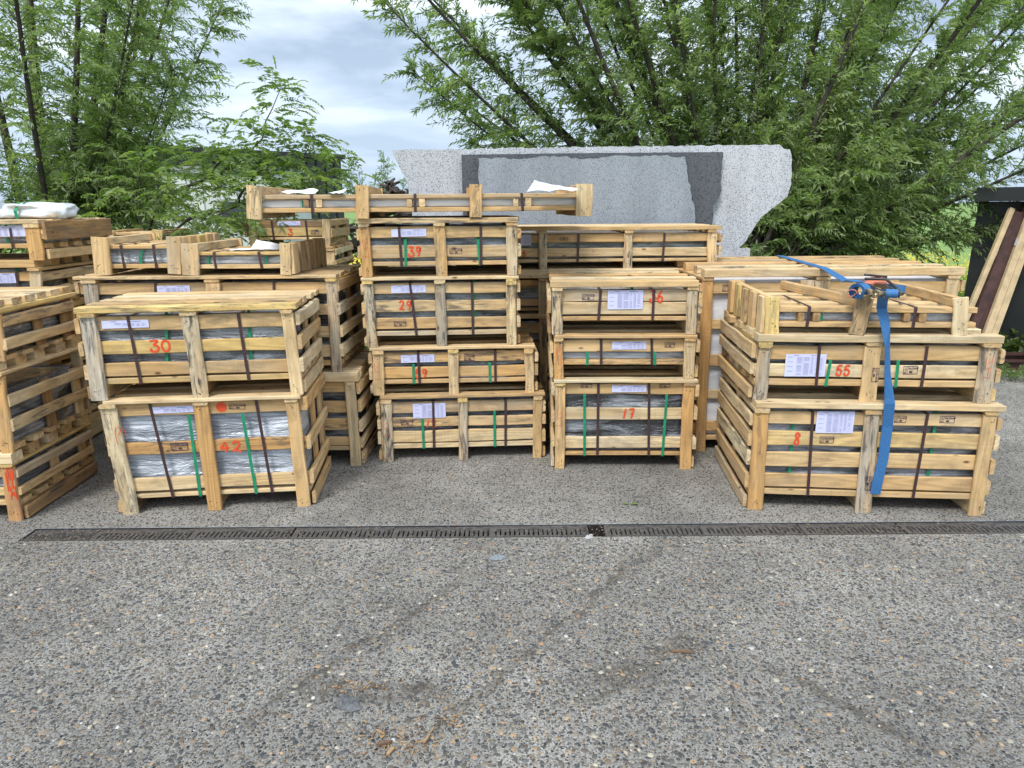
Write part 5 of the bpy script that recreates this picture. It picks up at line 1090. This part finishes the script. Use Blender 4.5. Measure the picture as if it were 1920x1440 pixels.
for q, (a, b_, s) in enumerate([((4.3, 6.9, .06), (5.9, 6.75, .06), .12), ((4.45, 6.7, .045), (6.0, 6.5, .045), .09)]):
    mb = MB(); d = (Vector(b_) - Vector(a)); L = d.length; M = Matrix.Translation(a) @ d.to_track_quat('X', 'Z').to_matrix().to_4x4()
    mb.box((0, -s / 2, -s / 2), (L, s / 2, -s / 2 + .012), M=M); mb.box((0, -s / 2, s / 2 - .012), (L, s / 2, s / 2), M=M); mb.box((0, -.006, -s / 2 + .0122), (L, .006, s / 2 - .0122), M=M)
    o = mb.build('steel_beam', RUST); o['label'] = ['larger red brown steel beam lying on the ground by the shed', 'thinner red brown steel beam lying in front of the larger one'][q]; o['category'] = 'steel beam'; o['group'] = 'steel beams beside the shed'

# ------------------------------------------------------------------ grass, flowers and weeds
g = np.random.default_rng(5)
def blades(n, x0, x1, y0, y1, h, g, fade=0):
    P = np.c_[g.uniform(x0, x1, n), g.uniform(y0, y1, n), np.zeros(n)]; a = g.uniform(0, 6.28, n); hh = h * g.uniform(.4, 1.2, n); w = .006 + .004 * g.random(n) + P[:, 1] * .0006
    s = np.c_[np.cos(a), np.sin(a), np.zeros(n)] * w[:, None]; lean = np.c_[g.normal(0, .3, (n, 2)), np.ones(n)] * hh[:, None]
    V = np.stack([P - s, P + s, P + lean], 1).reshape(-1, 3); F = np.arange(n * 3).reshape(n, 3); t = np.array([(.16, .26, .05), (.22, .33, .06), (.12, .20, .045), (.28, .36, .10)])[g.integers(0, 4, n)] * g.uniform(.8, 1.2, (n, 1))
    return V, F, np.repeat(t, 3, 0)
V1, F1, C1 = blades(30000, 3.6, 9.0, 8.8, 19, .26, g); V2, F2, C2 = blades(26000, -4.2, -.2, 7.2, 17, .34, g)
link('grass', bigmesh('grass', np.r_[V1, V2], np.r_[F1, F2 + len(V1)], [LEAF], np.r_[C1, C2]), kind='stuff', label='tall green meadow grass beyond the yard')
def flowers(n, x0, x1, y0, y1, z0, z1):
    P = np.c_[g.uniform(x0, x1, n), g.uniform(y0, y1, n), g.uniform(z0, z1, n)]; r = g.uniform(.010, .022, n); V = []
    for k in range(5): V.append(P + np.c_[np.cos(k * 1.2566) * r, np.sin(k * 1.2566) * r * .6, np.sin(k * 1.2566) * r * .6])
    V = np.stack(V, 1).reshape(-1, 3); return V, np.arange(n * 5).reshape(n, 5)
V1, F1 = flowers(2600, 4.6, 8.0, 10.5, 14, .25, .75); V2, F2 = flowers(1500, -2.9, -1.2, 7.6, 11, .3, .95); V3, F3 = flowers(300, 2.5, 4.5, 10.5, 13, .2, .6)
YEL = plain('yellow_petals', (.80, .62, .03), .5)
link('wildflowers', bigmesh('wildflowers', np.r_[V1, V2, V3], np.r_[F1, F2 + len(V1), F3 + len(V1) + len(V2)], [YEL]), kind='stuff', label='yellow wildflowers among the meadow grass')
for q, (cx, cy, n, hh, sp, lab) in enumerate([(5.35, 7.15, 46, .42, .42, 'broad leaved green weed growing against the black shed'), (4.62, 6.25, 60, .16, .28, 'low feathery green weed growing beside the steel beams'), (5.15, 6.2, 40, .16, .25, 'low green weed at the right edge of the yard'), (3.15, 5.75, 70, .5, .3, 'leafy weed growing behind the right crates')]):
    t = thing('weed', lab, 'weed', (cx, cy, 0)); sg = []
    P = []; D = []; L = []; T_ = []
    for k in range(n):
        a = g.uniform(0, 6.28); d = np.array([math.cos(a) * .6, math.sin(a) * .6, 1.0]); d /= np.linalg.norm(d); st = np.array([g.normal(0, sp * .5), g.normal(0, sp * .5), 0.]); l_ = hh * g.uniform(.5, 1.2)
        s_ = np.linspace(0, 1, 5)[:, None]; seg = st + d * l_ * s_; seg[:, 2] -= .3 * l_ * s_[:, 0] ** 2; sg.append(seg)
        for u in np.linspace(.3, 1, 5 if q != 1 else 9):
            for sgn in (-1, 1):
                P.append(st + d * l_ * u - np.array([0, 0, .3 * l_ * u * u])); sd_ = np.array([-d[1], d[0], .2]) * sgn + d * .4 + g.normal(0, .2, 3); D.append(sd_); L.append(g.uniform(.05, .09) if q in (0, 3) else g.uniform(.02, .04)); T_.append(np.array(ASH[g.integers(0, 4)]) * (.55 if q == 0 else .9))
    L = np.array(L); V, F, Cc = leaves_mesh(np.array(P), np.array(D), L, L * (.6 if q in (0, 3) else .3), g, np.array(T_)); link('leaves', bigmesh('leaves', V, F, [LEAF], Cc), t, kind='stuff')
    V, F = twig_tubes(np.array(sg), np.full(len(sg), .002)); link('stems', bigmesh('stems', V, F, [LEAF], np.full((len(V), 3), .1)), t, kind='stuff')

# ------------------------------------------------------------------ loose things: bags, papers, litter
PLAST = plain('milky_plastic', (.66, .70, .73), .3, noise=.1, scale=8, bump=.6)
def lump(name, label, cat, loc, size, m, seed, flat=.0, rz=0, amp=.25):
    import bmesh, mathutils.noise as mn
    bm = bmesh.new(); bmesh.ops.create_icosphere(bm, subdivisions=4, radius=1)
    for v in bm.verts:
        p = v.co.copy(); q = Vector((math.copysign(abs(p.x) ** .6, p.x), math.copysign(abs(p.y) ** .6, p.y), math.copysign(abs(p.z) ** .7, p.z)))
        w = mn.noise(p * 1.8 + Vector((seed, 0, 0))) * amp + mn.noise(p * 4.5 + Vector((0, seed, 0))) * amp * .5; q *= 1 + w
        v.co = Vector((q.x * size[0], q.y * size[1], max(-.0, q.z + .75) * size[2]))
    me = bpy.data.meshes.new(name); bm.to_mesh(me); bm.free(); me.materials.append(m); me.polygons.foreach_set('use_smooth', [True] * len(me.polygons))
    o = link(name, me); o.location = loc; o.rotation_euler = (0, 0, rz); o['label'] = label; o['category'] = cat; return o
B4 = [c for c in CRATES if c['key'] == 'B4'][0]; zb = B4['O'][2] + B4['H']
lump('plastic_bag', 'milky plastic bag lying at the left end on the rear left stack', 'plastic bag', (-3.48, 4.62, zb), (.19, .14, .078), PLAST, 3)
lump('plastic_bag', 'flat milky plastic bag with a green band on the rear left stack', 'plastic bag', (-3.06, 4.66, zb), (.20, .14, .058), PLAST, 7)
mb = MB(); mb.strip([(-3.12, 4.512, zb + .002), (-3.12, 4.505, zb + .05), (-3.12, 4.55, zb + .100), (-3.12, 4.68, zb + .11)], [(.01, 0, 0)] * 4, .001); gb = mb.build('green_strap', GREEN); gb['label'] = 'short green strap lying over the milky plastic bag'; gb['category'] = 'strap'
def sheet(name, label, pts, m, th=.001):
    n = len(pts); mb = MB(); P = [Vector(p) for p in pts]; mb.add(P, [tuple(range(n))]); mb.add([p + Vector((0, 0, -th)) for p in P], [tuple(range(n))[::-1]])
    o = mb.build(name, m); o['label'] = label; o['category'] = 'paper' if 'paper' in name else 'foam sheet'; return o
def crumple(name, label, cat, corners, m, seed, amp=.008, n=10):
    import mathutils.noise as mn
    a, b_, c_, d = [Vector(p) for p in corners]; vs = []; fs = []
    for i in range(n + 1):
        for j in range(n + 1):
            u, v = i / n, j / n; p = (a * (1 - u) + b_ * u) * (1 - v) + (d * (1 - u) + c_ * u) * v
            p = p + Vector((0, 0, abs(mn.noise(Vector((u * 2.5 + seed, v * 2.5, seed)))) * amp * 2)) + Vector((mn.noise(Vector((u * 3, v * 3, seed + 9))), 0, 0)) * amp; vs.append(tuple(p))
    for i in range(n):
        for j in range(n): q = i * (n + 1) + j; fs.append((q, q + n + 1, q + n + 2, q + 1))
    o = link(name, newmesh(name, vs, fs, [m], smooth=True)); o['label'] = label; o['category'] = cat; return o
crumple('foam_sheet', 'white foam sheet rising to a peak at the right end of the long top crate', 'foam sheet', [(.09, 3.98, 1.672), (.40, 4.0, 1.673), (.38, 4.25, 1.69), (.14, 4.2, 1.735)], FOAM, 3, .012)
crumple('foam_sheet', 'white foam sheet lying at the left end of the long top crate', 'foam sheet', [(-1.40, 4.2, 1.674), (-1.14, 4.2, 1.674), (-1.20, 4.5, 1.70), (-1.36, 4.5, 1.70)], FOAM, 5, .01)
crumple('foam_sheet', 'small corner of white foam left of the second post of the long top crate', 'foam sheet', [(-1.06, 4.15, 1.673), (-.97, 4.15, 1.673), (-.975, 4.3, 1.70), (-1.03, 4.3, 1.69)], FOAM, 6, .004)
crumple('paper_sheet', 'white paper tilted up on the right low open crate', 'paper', [(-1.60, 4.33, 1.350), (-1.42, 4.30, 1.349), (-1.44, 4.42, 1.375), (-1.60, 4.45, 1.402)], WPAPER, 2, .003)
crumple('paper_sheet', 'white paper lying flat left of the tilted paper on the right low open crate', 'paper', [(-1.74, 4.27, 1.349), (-1.60, 4.27, 1.349), (-1.56, 4.42, 1.352), (-1.70, 4.42, 1.352)], WPAPER, 4, .002)

CLO = plain('grey_felt', (.115, .12, .125), .9, noise=.4, scale=60, bump=.8)
def scrap(name, label, cat, x, y, s, m, seed, hgt=.012, asp=.6, rz=0):
    import mathutils.noise as mn
    n = 14; vs = []; fs = []; 
    for i in range(n + 1):
        for j in range(n + 1):
            u, v = i / n * 2 - 1, j / n * 2 - 1; k = max(abs(u), abs(v)); r_ = 1 - .32 * mn.noise(Vector((u * 2, v * 2, seed))) * k
            z = .003 + hgt * (.5 + mn.noise(Vector((u * 2.3, v * 2.3, seed + 5)))) * (1 - k ** 4) + .002 * mn.noise(Vector((u * 9, v * 9, seed)))
            a = math.atan2(v, u); rr = math.hypot(u, v) * (1 / max(.7, math.hypot(u, v) / max(k, 1e-6)) if k > 0 else 1) * (.75 + .35 * mn.noise(Vector((math.cos(a) * 1.6, math.sin(a) * 1.6, seed + 2))))
            vs.append((math.cos(a) * rr * s, math.sin(a) * rr * s * asp, max(.002, z)))
    for i in range(n):
        for j in range(n): q = i * (n + 1) + j; fs.append((q, q + n + 1, q + n + 2, q + 1))
    o = link(name, newmesh(name, vs, fs, [m], smooth=True)); o.location = (x, y, 0); o.rotation_euler = (0, 0, rz); o['label'] = label; o['category'] = cat; return o
scrap('felt_scrap', 'crumpled scrap of dark grey felt lying on the concrete in the foreground', 'scrap', -.555, 1.965, .062, CLO, 2.2, .018, .8, -.4)
scrap('plastic_scrap', 'small pale grey plastic scrap on the concrete before the drain', 'scrap', -.072, 2.94, .05, plain('grey_plastic', (.19, .215, .24), .5, noise=.2, scale=40), 5.1, .02, .6, .3)
scrap('white_lump', 'small white lump beside the missing grate of the drain', 'lump', .375, 3.135, .035, plain('white_dust', (.42, .42, .41), .8), 8.3, .02, .5, .1)
CHIP = [plain('wood_chip_tan', (.34, .22, .11), .8, noise=.3, scale=60), plain('wood_chip_brown', (.15, .09, .055), .8, noise=.3, scale=60)]
mb = MB(); rr = random.Random(12)
def chip(cx, cy, L, w, a, mi, z=.004):
    M = Matrix.Translation((cx, cy, z)) @ Matrix.Rotation(a, 4, 'Z') @ Matrix.Rotation(rr.uniform(-.15, .15), 4, 'Y')
    v = [(-L / 2, 0, 0), (-L * .3, -w / 2, 0), (L * .35, -w * .4, 0), (L / 2, w * .1, 0), (L * .3, w / 2, 0), (-L * .35, w * .45, 0)]; top = [(p[0] * .9, p[1] * .8, w * .45) for p in v]
    mb.add([M @ Vector(p) for p in v + top], [tuple(range(6))[::-1], tuple(range(6, 12))] + [(i, (i + 1) % 6, 6 + (i + 1) % 6, 6 + i) for i in range(6)], mi)
for k in range(210):
    s = rr.choice([(-.27, 1.80, .035, .07), (-.21, 1.90, .04, .06), (-.42, 1.82, .05, .05), (-.36, 1.78, .03, .03), (-.53, 2.05, .06, .02), (.05, 2.1, .25, .2), (.3, 3.6, 1.2, .25), (.3, 3.6, 1.2, .25)])
    chip(s[0] + rr.gauss(0, s[2]), s[1] + rr.gauss(0, s[3]), rr.uniform(.006, .028), rr.uniform(.002, .006), rr.uniform(0, 3.14), rr.choice([0, 0, 1]))
for q in [(-.40, 1.782, .055, .014, .3, 1), (-.375, 1.75, .04, .011, 1.0, 0), (-.272, 1.80, .05, .009, 1.2, 0), (-.42, 1.83, .04, .006, -.5, 0), (.62, 2.22, .09, .012, -.25, 1)]: chip(*q, z=.007)
mb.build('wood_chips', CHIP, kind='stuff', label='splinters and wood chips scattered on the concrete')
o = MB(); o.add([(0, 0, .004), (.03, -.012, .012), (.055, 0, .006), (.03, .014, .010)], [(0, 1, 2, 3)]); o.add([(.0, .01, .004), (-.02, .02, .01), (-.04, .012, .005), (-.02, -.002, .009)], [(0, 1, 2, 3)])
lf = o.build('fallen_leaf', plain('fallen_leaf', (.10, .16, .03), .6)); lf.location = (.64, 3.52, 0); lf['label'] = 'fallen green leaf on the concrete before the crate marked 17'; lf['category'] = 'leaf'
